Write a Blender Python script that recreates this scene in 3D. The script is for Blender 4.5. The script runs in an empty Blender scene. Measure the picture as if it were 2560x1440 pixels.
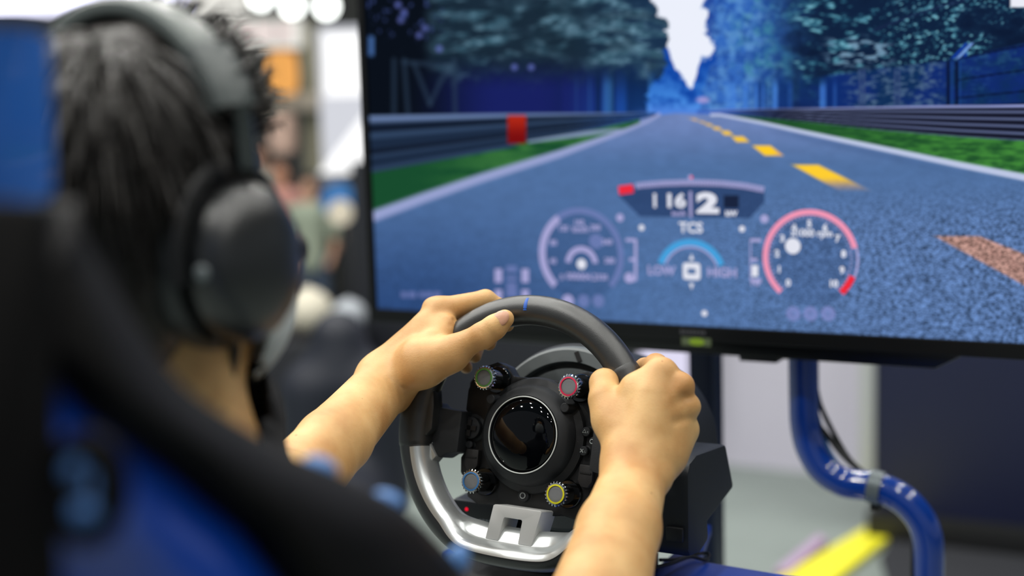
import bpy, bmesh, math, random
import numpy as np
from math import sin, cos, radians, pi, atan2, hypot
from mathutils import Vector, Matrix

# ------------------------------------------------------------------ camera, world, lights, exposure
F = 3555.6
YAW, PIT, ROL = radians(29), radians(7.6), radians(1.7)
f_ = np.array([-sin(YAW)*cos(PIT), cos(YAW)*cos(PIT), -sin(PIT)])
r_ = np.array([cos(YAW), sin(YAW), 0.0]); u_ = np.cross(r_, f_)
R = cos(ROL)*r_ - sin(ROL)*u_; U = sin(ROL)*r_ + cos(ROL)*u_; FW = f_
def ray(px, py): return FW + R*(px-1280)/F - U*(py-720)/F
WC = np.array([0, 0, 1.15])                    # centre of the steering wheel
CAM = WC - 1.52*ray(1306, 1087)
def P(px, py, z): return CAM + z*ray(px, py)   # a point z metres in front of the camera
def plane(px, py, n, d):
    n = np.array(n, float); r = ray(px, py); return CAM + (d - CAM@n)/(r@n)*r
def proj(p):
    d = np.asarray(p) - CAM; z = d@FW
    return 1280 + F*(d@R)/z, 720 - F*(d@U)/z, z

sc = bpy.context.scene
COL = sc.collection
cam = bpy.data.cameras.new('camera'); co = bpy.data.objects.new('camera', cam); COL.objects.link(co)
m = Matrix.Identity(4)
for i in range(3):
    m[i][0] = R[i]; m[i][1] = U[i]; m[i][2] = -FW[i]; m[i][3] = CAM[i]
co.matrix_world = m
cam.lens = 50; cam.sensor_width = 36; cam.clip_start = .05; cam.clip_end = 100
cam.dof.use_dof = True; cam.dof.focus_distance = 1.50; cam.dof.aperture_fstop = 1.95
cam.dof.aperture_blades = 0
sc.camera = co

w = bpy.data.worlds.new('world'); sc.world = w; w.use_nodes = True
w.node_tree.nodes['Background'].inputs[0].default_value = (.80, .86, .92, 1)
w.node_tree.nodes['Background'].inputs[1].default_value = .25
sc.view_settings.view_transform = 'Standard'
sc.view_settings.look = 'None'
sc.view_settings.gamma = 1
sc.view_settings.use_curve_mapping = False
sc.view_settings.exposure = 0.0

LAMP_W = 13.5
LAMPS = [(x, y) for x in (-4.7, -3.5, -2.2, -1.0, .2, 1.4, 2.6) for y in (-2.1, -1.0, .2, 1.5, 2.8, 4.4)]
for x, y in LAMPS:
    l = bpy.data.lights.new('hall_lamp', 'AREA'); l.shape = 'DISK'; l.size = .15
    l.energy = LAMP_W*(1.45 if x < 0 else .75); l.color = (1.0, .98, .93)
    o = bpy.data.objects.new('hall_lamp_light', l); COL.objects.link(o); o.location = (x, y, 4.18)

# ------------------------------------------------------------------ materials
def lin(c):
    c = np.asarray(c, float)/255.0
    return np.where(c <= .04045, c/12.92, ((c+.055)/1.055)**2.4)
def L4(c): return tuple(float(v) for v in lin(c)) + (1.0,)
MATS = {}
def mat(name, rgb, rough=.5, metal=0, noise=0, nscale=40, bump=0, bscale=200, coat=0, emit=0, sss=0, spec=.5, rvar=0):
    if name in MATS: return MATS[name]
    m = bpy.data.materials.new(name); m.use_nodes = True; MATS[name] = m
    nt = m.node_tree; b = nt.nodes['Principled BSDF']
    b.inputs['Base Color'].default_value = L4(rgb)
    b.inputs['Roughness'].default_value = rough
    b.inputs['Metallic'].default_value = metal
    b.inputs['Specular IOR Level'].default_value = spec
    if coat: b.inputs['Coat Weight'].default_value = coat; b.inputs['Coat Roughness'].default_value = .06
    if emit:
        b.inputs['Emission Color'].default_value = L4(rgb); b.inputs['Emission Strength'].default_value = emit
    if sss:
        b.inputs['Subsurface Weight'].default_value = sss
        b.inputs['Subsurface Radius'].default_value = (1, .45, .25); b.inputs['Subsurface Scale'].default_value = .006
    tc = nt.nodes.new('ShaderNodeTexCoord')
    if noise or rvar:
        n = nt.nodes.new('ShaderNodeTexNoise'); n.inputs['Scale'].default_value = nscale; n.inputs['Detail'].default_value = 5
        nt.links.new(tc.outputs['Object'], n.inputs['Vector'])
        if noise:
            r = nt.nodes.new('ShaderNodeMapRange'); r.inputs[1].default_value = .3; r.inputs[2].default_value = .7
            r.inputs[3].default_value = 1-noise; r.inputs[4].default_value = 1+noise
            nt.links.new(n.outputs[0], r.inputs[0])
            x = nt.nodes.new('ShaderNodeVectorMath'); x.operation = 'SCALE'
            x.inputs[0].default_value = L4(rgb)[:3]
            nt.links.new(r.outputs[0], x.inputs['Scale']); nt.links.new(x.outputs[0], b.inputs['Base Color'])
        if rvar:
            r = nt.nodes.new('ShaderNodeMapRange'); r.inputs[3].default_value = max(0, rough-rvar); r.inputs[4].default_value = rough+rvar
            nt.links.new(n.outputs[0], r.inputs[0]); nt.links.new(r.outputs[0], b.inputs['Roughness'])
    if bump:
        n = nt.nodes.new('ShaderNodeTexNoise'); n.inputs['Scale'].default_value = bscale; n.inputs['Detail'].default_value = 3
        nt.links.new(tc.outputs['Object'], n.inputs['Vector'])
        bm = nt.nodes.new('ShaderNodeBump'); bm.inputs['Strength'].default_value = bump; bm.inputs['Distance'].default_value = .002
        nt.links.new(n.outputs[0], bm.inputs['Height']); nt.links.new(bm.outputs[0], b.inputs['Normal'])
    return m
def glow(name, rgb, k=1.0):
    if name in MATS: return MATS[name]
    m = bpy.data.materials.new(name); m.use_nodes = True; MATS[name] = m
    nt = m.node_tree; nt.nodes.clear()
    e = nt.nodes.new('ShaderNodeEmission'); e.inputs[0].default_value = L4(rgb); e.inputs[1].default_value = k
    o = nt.nodes.new('ShaderNodeOutputMaterial'); nt.links.new(e.outputs[0], o.inputs[0])
    return m

RUB = mat('rim_leather', (30, 32, 33), .38, spec=1.0, bump=.08, bscale=900, rvar=.06, nscale=60)
PLAST = mat('black_plastic', (22, 23, 25), .45, bump=.08, bscale=1200)
PLASTM = mat('matte_black_plastic', (30, 33, 37), .6, bump=.1, bscale=900)
GLOSS = mat('gloss_black', (8, 9, 10), .07, coat=.5)
GREYP = mat('grey_plastic', (98, 104, 106), .5, bump=.05, bscale=900)
ALU = mat('brushed_aluminium', (222, 227, 228), .30, .72, rvar=.05, nscale=30)
SATIN = mat('satin_aluminium', (205, 206, 205), .45, .15, bump=.03, bscale=1500)
CHROME = mat('chrome', (225, 228, 228), .12, 1.0)
STEELF = mat('knob_face_steel', (128, 130, 133), .6, .5, rvar=.1, nscale=300)
BLUEP = mat('blue_paint', (10, 58, 150), .16, coat=1.0, noise=.05, nscale=8)
NAVYP = mat('navy_paint', (12, 28, 56), .35)
YEL = mat('yellow_paint', (232, 226, 40), .5)
TVB = mat('tv_black', (14, 15, 16), .28)
CABLE = mat('black_cable', (20, 22, 24), .4)

# ------------------------------------------------------------------ object helpers
def tag(o, label, cat=None, group=None, kind=None):
    if label: o['label'] = label
    if cat: o['category'] = cat
    if group: o['group'] = group
    if kind: o['kind'] = kind
    return o
def thing(name, label, cat, loc=(0, 0, 0), mtx=None, group=None):
    o = bpy.data.objects.new(name, None); COL.objects.link(o); o.empty_display_size = .05
    if mtx is not None: o.matrix_world = mtx
    else: o.location = loc
    return tag(o, label, cat, group)
def newobj(name, mesh, parent=None, world=False):
    o = bpy.data.objects.new(name, mesh); COL.objects.link(o)
    if parent is not None:
        o.parent = parent
        if world: o.matrix_parent_inverse = MW(parent).inverted()
    return o
def MW(o):
    # world matrix without waiting for the depsgraph
    b = o.matrix_basis
    if o.parent is None: return b.copy()
    return MW(o.parent) @ o.matrix_parent_inverse @ b
class MB:
    """collects shapes and links them as ONE mesh"""
    def __init__(s): s.v = []; s.f = []
    def add(s, v, f):
        k = len(s.v); s.v += [tuple(float(c) for c in p) for p in v]; s.f += [tuple(i+k for i in q) for q in f]; return s
    def build(s, name, material, parent=None, smooth=True, world=True, bevel=0, label=None, auto=35):
        me = bpy.data.meshes.new(name); me.from_pydata(s.v, [], s.f); me.materials.append(material)
        bm = bmesh.new(); bm.from_mesh(me)
        bmesh.ops.recalc_face_normals(bm, faces=bm.faces)
        if bevel:
            ed = [e for e in bm.edges if len(e.link_faces) == 2 and e.calc_face_angle(0) > radians(30)]
            bmesh.ops.bevel(bm, geom=ed, offset=bevel, segments=2, affect='EDGES', profile=.6, clamp_overlap=True)
        for e in bm.edges:
            e.smooth = not (len(e.link_faces) == 2 and e.calc_face_angle(0) > radians(auto))
        for fc in bm.faces: fc.smooth = smooth
        bm.to_mesh(me); bm.free()
        o = newobj(name, me, parent, world)
        if label: o['label'] = label
        return o
    def box(s, c, d):
        c = np.array(c, float); d = np.array(d, float)/2
        v = [c + d*np.array(q) for q in ((-1,-1,-1),(1,-1,-1),(1,1,-1),(-1,1,-1),(-1,-1,1),(1,-1,1),(1,1,1),(-1,1,1))]
        return s.add(v, [(0,3,2,1),(4,5,6,7),(0,1,5,4),(1,2,6,5),(2,3,7,6),(3,0,4,7)])
    def prism(s, poly, h0, h1, fr):
        """poly in 2D, frame fr = (origin, ax, ay, an); extruded along an from h0 to h1"""
        o, ax, ay, an = [np.asarray(q, float) for q in fr]; n = len(poly)
        v = [o + ax*p[0] + ay*p[1] + an*h0 for p in poly] + [o + ax*p[0] + ay*p[1] + an*h1 for p in poly]
        return s.add(v, [tuple(range(n))[::-1], tuple(range(n, 2*n))] + [(i, (i+1) % n, n+(i+1) % n, n+i) for i in range(n)])
    def ringprism(s, outer, inner, h0, h1, fr):
        o, ax, ay, an = [np.asarray(q, float) for q in fr]; n = len(outer)
        v = []
        for pl, h in ((outer, h0), (inner, h0), (outer, h1), (inner, h1)):
            v += [o + ax*p[0] + ay*p[1] + an*h for p in pl]
        f = []
        for i in range(n):
            j = (i+1) % n
            f += [(i, n+i, n+j, j), (2*n+i, 2*n+j, 3*n+j, 3*n+i), (i, j, 2*n+j, 2*n+i), (n+i, 3*n+i, 3*n+j, n+j)]
        return s.add(v, f)
    def lathe(s, prof, fr, n=40, gear=None, caps=True):
        """prof = [(r, h)] around an at origin"""
        o, ax, ay, an = [np.asarray(q, float) for q in fr]
        v = []; f = []
        for k, (r, h) in enumerate(prof):
            for i in range(n):
                a = 2*pi*i/n; rr = r*(gear(i) if gear and k in (gear.rows) else 1)
                v.append(o + ax*rr*cos(a) + ay*rr*sin(a) + an*h)
        for k in range(len(prof)-1):
            for i in range(n):
                j = (i+1) % n; f.append((k*n+i, k*n+j, (k+1)*n+j, (k+1)*n+i))
        if caps and prof[0][0] > 1e-6: f.append(tuple(range(n))[::-1])
        if caps and prof[-1][0] > 1e-6: f.append(tuple((len(prof)-1)*n+i for i in range(n)))
        return s.add(v, f)
    def tube(s, pts, ra, rb=None, up=(0, 0, 1), n=14, closed=False, rot=0, power=2):
        pts = [np.asarray(p, float) for p in pts]; N = len(pts)
        ra = ra if hasattr(ra, '__len__') else [ra]*N
        rb = ra if rb is None else (rb if hasattr(rb, '__len__') else [rb]*N)
        ups = up if hasattr(up[0], '__len__') else [up]*N
        v = []; f = []
        for i in range(N):
            a = pts[(i-1) % N] if (closed or i > 0) else pts[0]; b = pts[(i+1) % N] if (closed or i < N-1) else pts[-1]
            t = b-a; t /= np.linalg.norm(t)
            u = np.asarray(ups[i], float); u = u - t*(u@t)
            if np.linalg.norm(u) < 1e-4: u = np.array([1., 0, 0]) - t*t[0]
            u /= np.linalg.norm(u); s2 = np.cross(t, u)
            for k in range(n):
                a_ = 2*pi*k/n + rot; c, d = cos(a_), sin(a_)
                c = math.copysign(abs(c)**(2/power), c); d = math.copysign(abs(d)**(2/power), d)
                v.append(pts[i] + s2*ra[i]*c + u*rb[i]*d)
        M = N if closed else N-1
        for i in range(M):
            for k in range(n):
                a = i*n; b = ((i+1) % N)*n; q = (k+1) % n
                f.append((a+k, a+q, b+q, b+k))
        if not closed: f += [tuple(range(n))[::-1], tuple((N-1)*n+k for k in range(n))]
        return s.add(v, f)
    def ball(s, c, r, n=16, m=10, axes=None):
        c = np.asarray(c, float); r = np.array(r if hasattr(r, '__len__') else (r,)*3, float)
        ax = np.eye(3) if axes is None else np.asarray(axes)
        v = []; f = []
        for j in range(m+1):
            th = pi*j/m
            for i in range(n):
                a = 2*pi*i/n; q = np.array([sin(th)*cos(a), sin(th)*sin(a), cos(th)])*r
                v.append(c + q@ax)
        for j in range(m):
            for i in range(n): f.append((j*n+i, j*n+(i+1) % n, (j+1)*n+(i+1) % n, (j+1)*n+i))
        return s.add(v, f)
def spline(pts, k=6, closed=False):
    pts = [np.asarray(p, float) for p in pts]; n = len(pts); out = []
    for i in range(n if closed else n-1):
        g = lambda j: pts[j % n] if closed else pts[min(max(j, 0), n-1)]
        p0, p1, p2, p3 = g(i-1), g(i), g(i+1), g(i+2)
        for j in range(k):
            t = j/k
            out.append(.5*((2*p1) + (-p0+p2)*t + (2*p0-5*p1+4*p2-p3)*t*t + (-p0+3*p1-3*p2+p3)*t**3))
    if not closed: out.append(pts[-1])
    return out
def circ(cx, cy, r, n=32, ry=None): return [(cx+r*cos(2*pi*i/n), cy+(ry or r)*sin(2*pi*i/n)) for i in range(n)]
def text2d(body, size=1.0, bold=0.0, align='CENTER'):
    c = bpy.data.curves.new('lettering', 'FONT'); c.body = body; c.size = size; c.offset = bold; c.align_x = align; c.align_y = 'CENTER'
    c.resolution_u = 3
    o = bpy.data.objects.new('lettering', c); COL.objects.link(o)
    dg = bpy.context.evaluated_depsgraph_get(); me = bpy.data.meshes.new_from_object(o.evaluated_get(dg))
    v = [tuple(q.co) for q in me.vertices]; f = [tuple(p.vertices) for p in me.polygons]
    bpy.data.objects.remove(o); bpy.data.meshes.remove(me); bpy.data.curves.remove(c)
    return v, f
def put_text(mb, body, fr, at, size, sx=1.0, bold=0.0, h=0.0, align='CENTER', ang=0):
    v, f = text2d(body, size, bold, align); o, ax, ay, an = [np.asarray(q, float) for q in fr]
    ca, sa = cos(ang), sin(ang)
    mb.add([o + ax*(at[0]+p[0]*sx*ca-p[1]*sa) + ay*(at[1]+p[0]*sx*sa+p[1]*ca) + an*h for p in v], f)

# ------------------------------------------------------------------ implicit surfaces -> one continuous mesh
def smin(a, b, k):
    h = np.clip(.5+.5*(b-a)/k, 0, 1); return b*(1-h)+a*h-k*h*(1-h)
def cap(p, a, b, ra, rb):
    a = np.asarray(a, np.float32); b = np.asarray(b, np.float32); ba = b-a; pa = p-a
    t = np.clip((pa@ba)/max(float(ba@ba), 1e-9), 0, 1)
    return np.sqrt(((pa-t[:, None]*ba)**2).sum(1)) - (ra+(rb-ra)*t)
def sph(p, c, r): return np.sqrt(((p-np.asarray(c, np.float32))**2).sum(1)) - r
def ell(p, c, r, ax=None):
    q = p-np.asarray(c, np.float32)
    if ax is not None: q = q@np.asarray(ax, np.float32).T
    r = np.asarray(r, np.float32); k0 = np.sqrt(((q/r)**2).sum(1)); k1 = np.sqrt(((q/(r*r))**2).sum(1))
    return k0*(k0-1)/np.maximum(k1, 1e-6)
def sdf_mesh(fn, lo, hi, h, name, material, parent=None, margin=.008, N=8):
    lo = np.asarray(lo, float); hi = np.asarray(hi, float); bs = N*h
    nb = np.ceil((hi-lo)/bs).astype(int)
    I = np.stack(np.meshgrid(*[np.arange(k) for k in nb], indexing='ij'), -1).reshape(-1, 3)
    d = fn((lo + (I+.5)*bs).astype(np.float32)); I = I[np.abs(d) < bs*.9+margin]
    g = np.stack(np.meshgrid(*[np.arange(N+1)]*3, indexing='ij'), -1).reshape(-1, 3)
    D = []
    for k in range(0, len(I), 256):
        J = I[k:k+256]; pts = (lo + (J[:, None, :]*N + g[None])*h).reshape(-1, 3).astype(np.float32)
        D.append(fn(pts).reshape(len(J), N+1, N+1, N+1))
    D = np.concatenate(D)
    S = D < 0; M = int((nb.max()+2)*N)
    cnt = sum(S[:, a:a+N, b:b+N, c:c+N].astype(np.int8) for a in (0, 1) for b in (0, 1) for c in (0, 1))
    act = (cnt > 0) & (cnt < 8)
    B, X, Y, Z = np.nonzero(act)
    pos = np.zeros((len(B), 3)); n = np.zeros(len(B))
    cor = [(a, b, c) for a in (0, 1) for b in (0, 1) for c in (0, 1)]
    for p_ in cor:
        for ax in range(3):
            if p_[ax]: continue
            q_ = list(p_); q_[ax] = 1
            d0 = D[B, X+p_[0], Y+p_[1], Z+p_[2]]; d1 = D[B, X+q_[0], Y+q_[1], Z+q_[2]]
            c = (d0 < 0) != (d1 < 0)
            t = np.where(c, d0/np.where(c, d0-d1, 1), 0)
            pt = np.tile(np.array(p_, float), (len(B), 1)); pt[:, ax] += t
            pos += pt*c[:, None]; n += c
    pos /= n[:, None]
    ijk = I[B]*N + np.stack([X, Y, Z], 1)
    V = lo + (ijk+pos)*h
    key = (ijk[:, 0]*M + ijk[:, 1])*M + ijk[:, 2]
    order = np.argsort(key); ks = key[order]
    def look(a):
        kk = (a[:, 0]*M + a[:, 1])*M + a[:, 2]; j = np.clip(np.searchsorted(ks, kk), 0, len(ks)-1)
        ok = ks[j] == kk; return np.where(ok, order[j], -1)
    Q = []
    for ax in range(3):
        sl0 = S[:, :N, :N, :N]; s = [slice(0, N)]*3; s[ax] = slice(1, N+1); sl1 = S[(slice(None),)+tuple(s)]
        b, x, y, z = np.nonzero(sl0 != sl1); e = I[b]*N + np.stack([x, y, z], 1)
        a1, a2 = (ax+1) % 3, (ax+2) % 3
        o1 = np.zeros(3, int); o1[a1] = 1; o2 = np.zeros(3, int); o2[a2] = 1
        q = np.stack([look(e-o1-o2), look(e-o2), look(e), look(e-o1)], 1)
        inside = sl0[b, x, y, z]; q = np.where(inside[:, None], q, q[:, ::-1])
        Q.append(q[(q >= 0).all(1)])
    Q = np.concatenate(Q)
    me = bpy.data.meshes.new(name)
    me.vertices.add(len(V)); me.vertices.foreach_set('co', V.astype(np.float32).ravel())
    me.loops.add(Q.size); me.loops.foreach_set('vertex_index', Q.ravel().astype(np.int32))
    me.polygons.add(len(Q)); me.polygons.foreach_set('loop_start', np.arange(0, Q.size, 4, dtype=np.int32))
    me.polygons.foreach_set('loop_total', np.full(len(Q), 4, np.int32))
    me.update(calc_edges=True); me.polygons.foreach_set('use_smooth', np.ones(len(Q), bool))
    if material: me.materials.append(material)
    if parent == 'mesh': return me
    return newobj(name, me, parent, True)
def join_meshes(name, meshes, material, parent):
    bm = bmesh.new()
    for q in meshes: bm.from_mesh(q); bpy.data.meshes.remove(q)
    for fc in bm.faces: fc.smooth = True; fc.material_index = 0
    me = bpy.data.meshes.new(name); bm.to_mesh(me); bm.free(); me.materials.append(material)
    return newobj(name, me, parent, True)

X3, Y3, Z3 = np.eye(3)
# ================================================================== THE SETTING
FLOORM = mat('grey_hall_floor', (128, 138, 134), .55, noise=.06, nscale=3)
DARKF = mat('dark_carpet', (46, 49, 56), .9, noise=.15, nscale=4)
WALLW = mat('white_booth_wall', (206, 203, 218), .7, noise=.02, nscale=2)
WALLG = mat('hall_wall_beige', (212, 209, 202), .8, noise=.05, nscale=1)
DARKW = mat('dark_booth_wall', (28, 31, 39), .6, noise=.1, nscale=3)

MB().box((-6, 6, -.05), (50, 50, .1)).build('floor', FLOORM, None, smooth=False); tag(bpy.data.objects['floor'], None, kind='structure')
ca_ = [plane(60, 1195, Z3, 0), plane(893, 1183, Z3, 0), plane(893, 1182, Z3, 0)+np.array([0, .4, 0]), plane(893, 1182, Z3, 0)+np.array([-3.0, 7, 0]), plane(60, 1195, Z3, 0)+np.array([-4.5, 7, 0])]
MB().prism([(q[0], q[1]) for q in ca_], .0, .008, ((0, 0, 0), X3, Y3, Z3)).build('carpet', DARKF, None, smooth=False)
tag(bpy.data.objects['carpet'], 'dark grey hall carpet lying beyond the left forearm', 'carpet')
def structure(o): o['kind'] = 'structure'; return o
# booth wall behind the screen: dark bay on the left, white bay on the right
wx = plane(1600, 950, Y3, 4.06)[0]
structure(MB().box(((wx+1.6)/2, 4.11, 1.4), (1.6-wx, .1, 2.8)).build('wall_back', WALLW, None, smooth=False))
xl = plane(900, 950, Y3, 4.06)[0]
structure(MB().box(((wx+xl)/2, 4.11, .62), (wx-xl, .1, 1.24)).build('wall_back_low', DARKW, None, smooth=False, label=None))
structure(MB().box(((wx+xl)/2, 4.045, .03), (wx-xl, .03, .06)).build('baseboard_back', mat('lilac_trim', (150, 140, 165), .5), None, smooth=False))
structure(MB().box((-14, 19.9, 3), (50, .2, 6)).build('wall_far', WALLG, None, smooth=False))

# ================================================================== STEERING WHEEL
T_, RO_ = radians(15), radians(1.5)
wN = np.array([0, -cos(T_), sin(T_)]); vv = np.array([0, sin(T_), cos(T_)]); uu = X3
wU = cos(RO_)*uu - sin(RO_)*vv; wV = sin(RO_)*uu + cos(RO_)*vv
def H(px, py, h=0.0):                          # pixel -> point at height h over the wheel's plane
    d = ray(px, py); t = ((WC+h*wN-CAM)@wN)/(d@wN); return CAM + t*d
WF = (WC, wU, wV, wN)
def wpt(u, v, h): return WC + u*wU + v*wV + h*wN
wm = Matrix.Identity(4)
for i in range(3): wm[i][0] = wU[i]; wm[i][1] = wV[i]; wm[i][2] = wN[i]; wm[i][3] = WC[i]
wheel = thing('steering_wheel', 'black leather racing steering wheel gripped by the two hands', 'steering wheel', mtx=wm)

def rimR(a):
    """centreline radius with the flattened bottom"""
    r = .1342
    s = -sin(a)
    if s > 0:
        flat = .1262/s
        return (flat**-26+r**-26)**(-1/26)
    return r
NR = 160
ang = [2*pi*i/NR for i in range(NR)]
def botk(a): t = min(1, max(0, (-sin(a)-.78)/.16)); return t*t*(3-2*t)
pth = [wpt((rimR(a)+.005*botk(a))*cos(a), (rimR(a)+.005*botk(a))*sin(a), 0) for a in ang]
ra = []; rb = []
for a in ang:
    g = max(0, 1-abs(((a+pi/2) % pi)-pi/2)/.45)    # swelling near 3 and 9 o'clock
    g = g*g*(3-2*g)
    ra.append(.0163+.0022*g-.005*botk(a)); rb.append(.0163+.001*g)
MB().tube(pth, ra, rb, up=wN, n=28, closed=True, power=2.15).build('rim', RUB, wheel)
# seams in the leather, blue centre mark
GRL = mat('grip_leather', (24, 26, 27), .42, spec=.9, bump=.1, bscale=1100)
for g0, g1 in ((radians(-11.5), radians(36.5)), (radians(143.5), radians(191.5))):
    qs = np.linspace(g0, g1, 44); gp = [wpt(.1342*cos(q), .1342*sin(q), 0) for q in qs]
    gr = []
    for q in qs:
        g = max(0, 1-abs(((q+pi/2) % pi)-pi/2)/.45); g = g*g*(3-2*g); e_ = min(1, min(q-g0, g1-q)/.012)
        gr.append((.0163+.0022*g+.0007*e_, .0163+.001*g+.0007*e_))
    MB().tube(gp, [q[0] for q in gr], [q[1] for q in gr], up=wN, n=28, power=2.15).build('grip_sleeve', GRL, wheel, auto=50)
a = radians(92.7); c = wpt(.1342*cos(a), .1342*sin(a), 0); e = cos(a)*wU+sin(a)*wV; t = -sin(a)*wU+cos(a)*wV
MB().tube([c+.0164*(cos(q)*e+sin(q)*wN) for q in np.linspace(.80, 1.70, 14)], .0021, .0006, up=e, n=8).build('centre_mark', mat('blue_mark', (32, 92, 190), .5), wheel, label='blue top centre mark')

# grip swellings inside the rim and the spokes
for s in (-1, 1):
    g = [(s*q[0], q[1]) for q in ((-.128, .066), (-.117, .052), (-.112, .036), (-.109, .02), (-.108, -.006), (-.114, -.014), (-.124, -.018), (-.133, -.018), (-.137, 0), (-.135, .035))]
    MB().prism(g, -.012, .009, WF).build('grip', RUB, wheel, bevel=.004)
    g = [(s*q[0], q[1]) for q in ((-.080, .017), (-.1115, .0185), (-.118, .024), (-.120, -.018), (-.1145, -.021), (-.1030, -.0375), (-.094, -.031), (-.080, -.028))]
    MB().prism(g, -.036, -.004, WF).build('spoke', PLASTM, wheel, bevel=.003)
# hub housing
half = [(0, .063), (.016, .062), (.034, .062), (.042, .072), (.056, .076), (.070, .070), (.082, .058), (.0895, .042), (.0895, .018), (.085, .016), (.085, -.028),
        (.0885, -.034), (.0865, -.050), (.078, -.062), (.074, -.076), (.060, -.0825), (.044, -.080), (.030, -.083), (0, -.084)]
outl = half + [(-x, y) for x, y in half[::-1] if x > 0]
MB().prism(outl, -.045, -.027, WF).build('hub_housing', PLAST, wheel, bevel=.003)
MB().lathe([(.064, -.03), (.062, -.022), (.055, -.018), (.0535, -.010), (.0500, -.004), (.0425, -.0005), (.0405, -.0035), (.040, -.006)], WF, n=72).build('display_bezel', PLASTM, wheel)
MB().lathe([(.0405, -.006)]+[(.0398*cos(q), -.0045+.0120*sin(q)) for q in np.linspace(0, pi/2-.001, 22)], WF, n=72).build('display_glass', mat('display_glass', (3, 4, 7), .03, spec=.35), wheel, label='round black glass display')
MB().tube([wpt(.0409*cos(q), .0409*sin(q), 0) for q in [2*pi*i/90 for i in range(90)]], .0007, up=wN, n=8, closed=True).build('display_ring', mat('white_ring', (215, 220, 218), .4), wheel, label='thin white ring around the display')
# four rotary knobs
class Gear:
    rows = ()
    def __init__(s, rows): s.rows = rows
    def __call__(s, i): return 1.0 if (i//2) % 2 else .84
for kx, ky, cc, nm in ((-.0515, .056, (84, 142, 60), 'green'), (.0512, .0565, (214, 40, 80), 'red'), (-.0520, -.0565, (60, 120, 180), 'blue'), (.0508, -.0565, (222, 216, 30), 'yellow')):
    fr = (wpt(kx, ky, 0), wU, wV, wN)
    k = MB().lathe([(.0155, -.029), (.0155, -.024), (.0142, -.022), (.0112, -.022), (.0110, .0015)], fr, n=40).build('rotary_knob', GLOSS, wheel, label='rotary knob with a %s ring' % nm)
    MB().lathe([(.0108, .0012), (.0133, .0018), (.0133, .0056), (.0116, .0068), (.0101, .0070)], fr, n=88, gear=Gear((1, 2)), caps=False).build('knurled_ring', CHROME, k)
    MB().lathe([(.0102, .0055), (.0102, .0074), (.0086, .0076), (.0086, .0050)], fr, n=48, caps=False).build('colour_ring', mat('ring_'+nm, cc, .4), k, label='%s ring' % nm)
    MB().lathe([(.0087, .0050), (.0086, .0066), (.0080, .0068), (.0055, .0067), (.0030, .0068), (.0001, .0067)], fr, n=40).build('knob_face', STEELF, k)
# buttons
def button(u, v, h0, h1, r, name='push_button', m=PLASTM):
    return MB().lathe([(r*1.25, h0), (r*1.25, h0+(h1-h0)*.3), (r, h0+(h1-h0)*.4), (r*.97, h1-.0006), (r*.85, h1), (.0001, h1+.0002)], (wpt(u, v, 0), wU, wV, wN), n=28).build(name, m, wheel)
for u, v in ((-.0460, .034), (.0445, .034)): button(u, v, -.03, -.003, .0052, 'thumb_button')
dp = button(-.076, 0, -.03, -.018, .0125, 'direction_pad')
MB().box((0, 0, 0), (.018, .005, .003)).box((0, 0, 0), (.005, .018, .003))
c = MB(); c.prism([(-.009, -.0025), (.009, -.0025), (.009, .0025), (-.009, .0025)], -.018, -.0155, (wpt(-.076, 0, 0), wU, wV, wN)); c.prism([(-.0025, -.009), (.0025, -.009), (.0025, .009), (-.0025, .009)], -.018, -.0155, (wpt(-.076, 0, 0), wU, wV, wN)); c.build('cross_key', PLAST, dp)
SYM = mat('pale_symbol', (165, 172, 172), .5)
def sym(kind, u, v, h, s, parent):
    b = MB(); fr = (wpt(u, v, 0), wU, wV, wN)
    pth = dict(tri=[(0, 1), (.95, -.6), (-.95, -.6)], sq=[(-.8, .8), (.8, .8), (.8, -.8), (-.8, -.8)], ci=[(cos(q), sin(q)) for q in np.linspace(0, 2*pi, 17)[:-1]])
    if kind == 'x':
        for sg in (-1, 1): b.tube([wpt(u-s*.8, v-sg*s*.8, h), wpt(u+s*.8, v+sg*s*.8, h)], .0006, up=wN, n=6)
    else:
        b.tube([wpt(u+s*x, v+s*y, h) for x, y in pth[kind]], .0006, up=wN, n=6, closed=True)
    b.build('button_symbol', SYM, parent)
for (u, v, k) in ((.0645, .0115, 'tri'), (.0535, .0015, 'sq'), (.0745, .002, 'ci'), (.0640, -.0090, 'x')):
    b = button(u, v, -.03, -.0195, .0052); sym(k, u-.0012, v, -.0190, .0022, b)
    t = MB(); put_text(t, {'tri': 'R', 'sq': 'L', 'ci': 'R', 'x': 'L'}[k], (wpt(u, v, 0), wU, wV, wN), (.0028, -.0005), .0034, h=-.0190); t.build('button_letter', SYM, b)
b = button(.0785, -.0175, -.03, -.021, .0048); sym('sq', .0785, -.0175, -.0205, .0018, b)
b = button(-.0765, -.0185, -.03, -.021, .0045)
b = button(-.0015, -.0650, -.03, -.0205, .0066, 'home_button'); sym('ci', -.0015, -.0650, -.0198, .003, b)
for s in (-1, 1):
    q = [(s*x, y) for x, y in ((.062, -.023), (.078, -.023), (.0785, -.040), (.074, -.047), (.066, -.047), (.0615, -.040))]
    b = MB().prism(q, -.03, -.019, WF).build('rocker_switch', mat('dark_brown_grey', (32, 31, 32), .55), wheel, bevel=.0015)
    MB().prism([(s*x, y) for x, y in ((.0635, -.031), (.0765, -.031), (.0765, -.0325), (.0635, -.0325))], -.0195, -.0180, WF).build('switch_ridge', PLAST, b)
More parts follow.
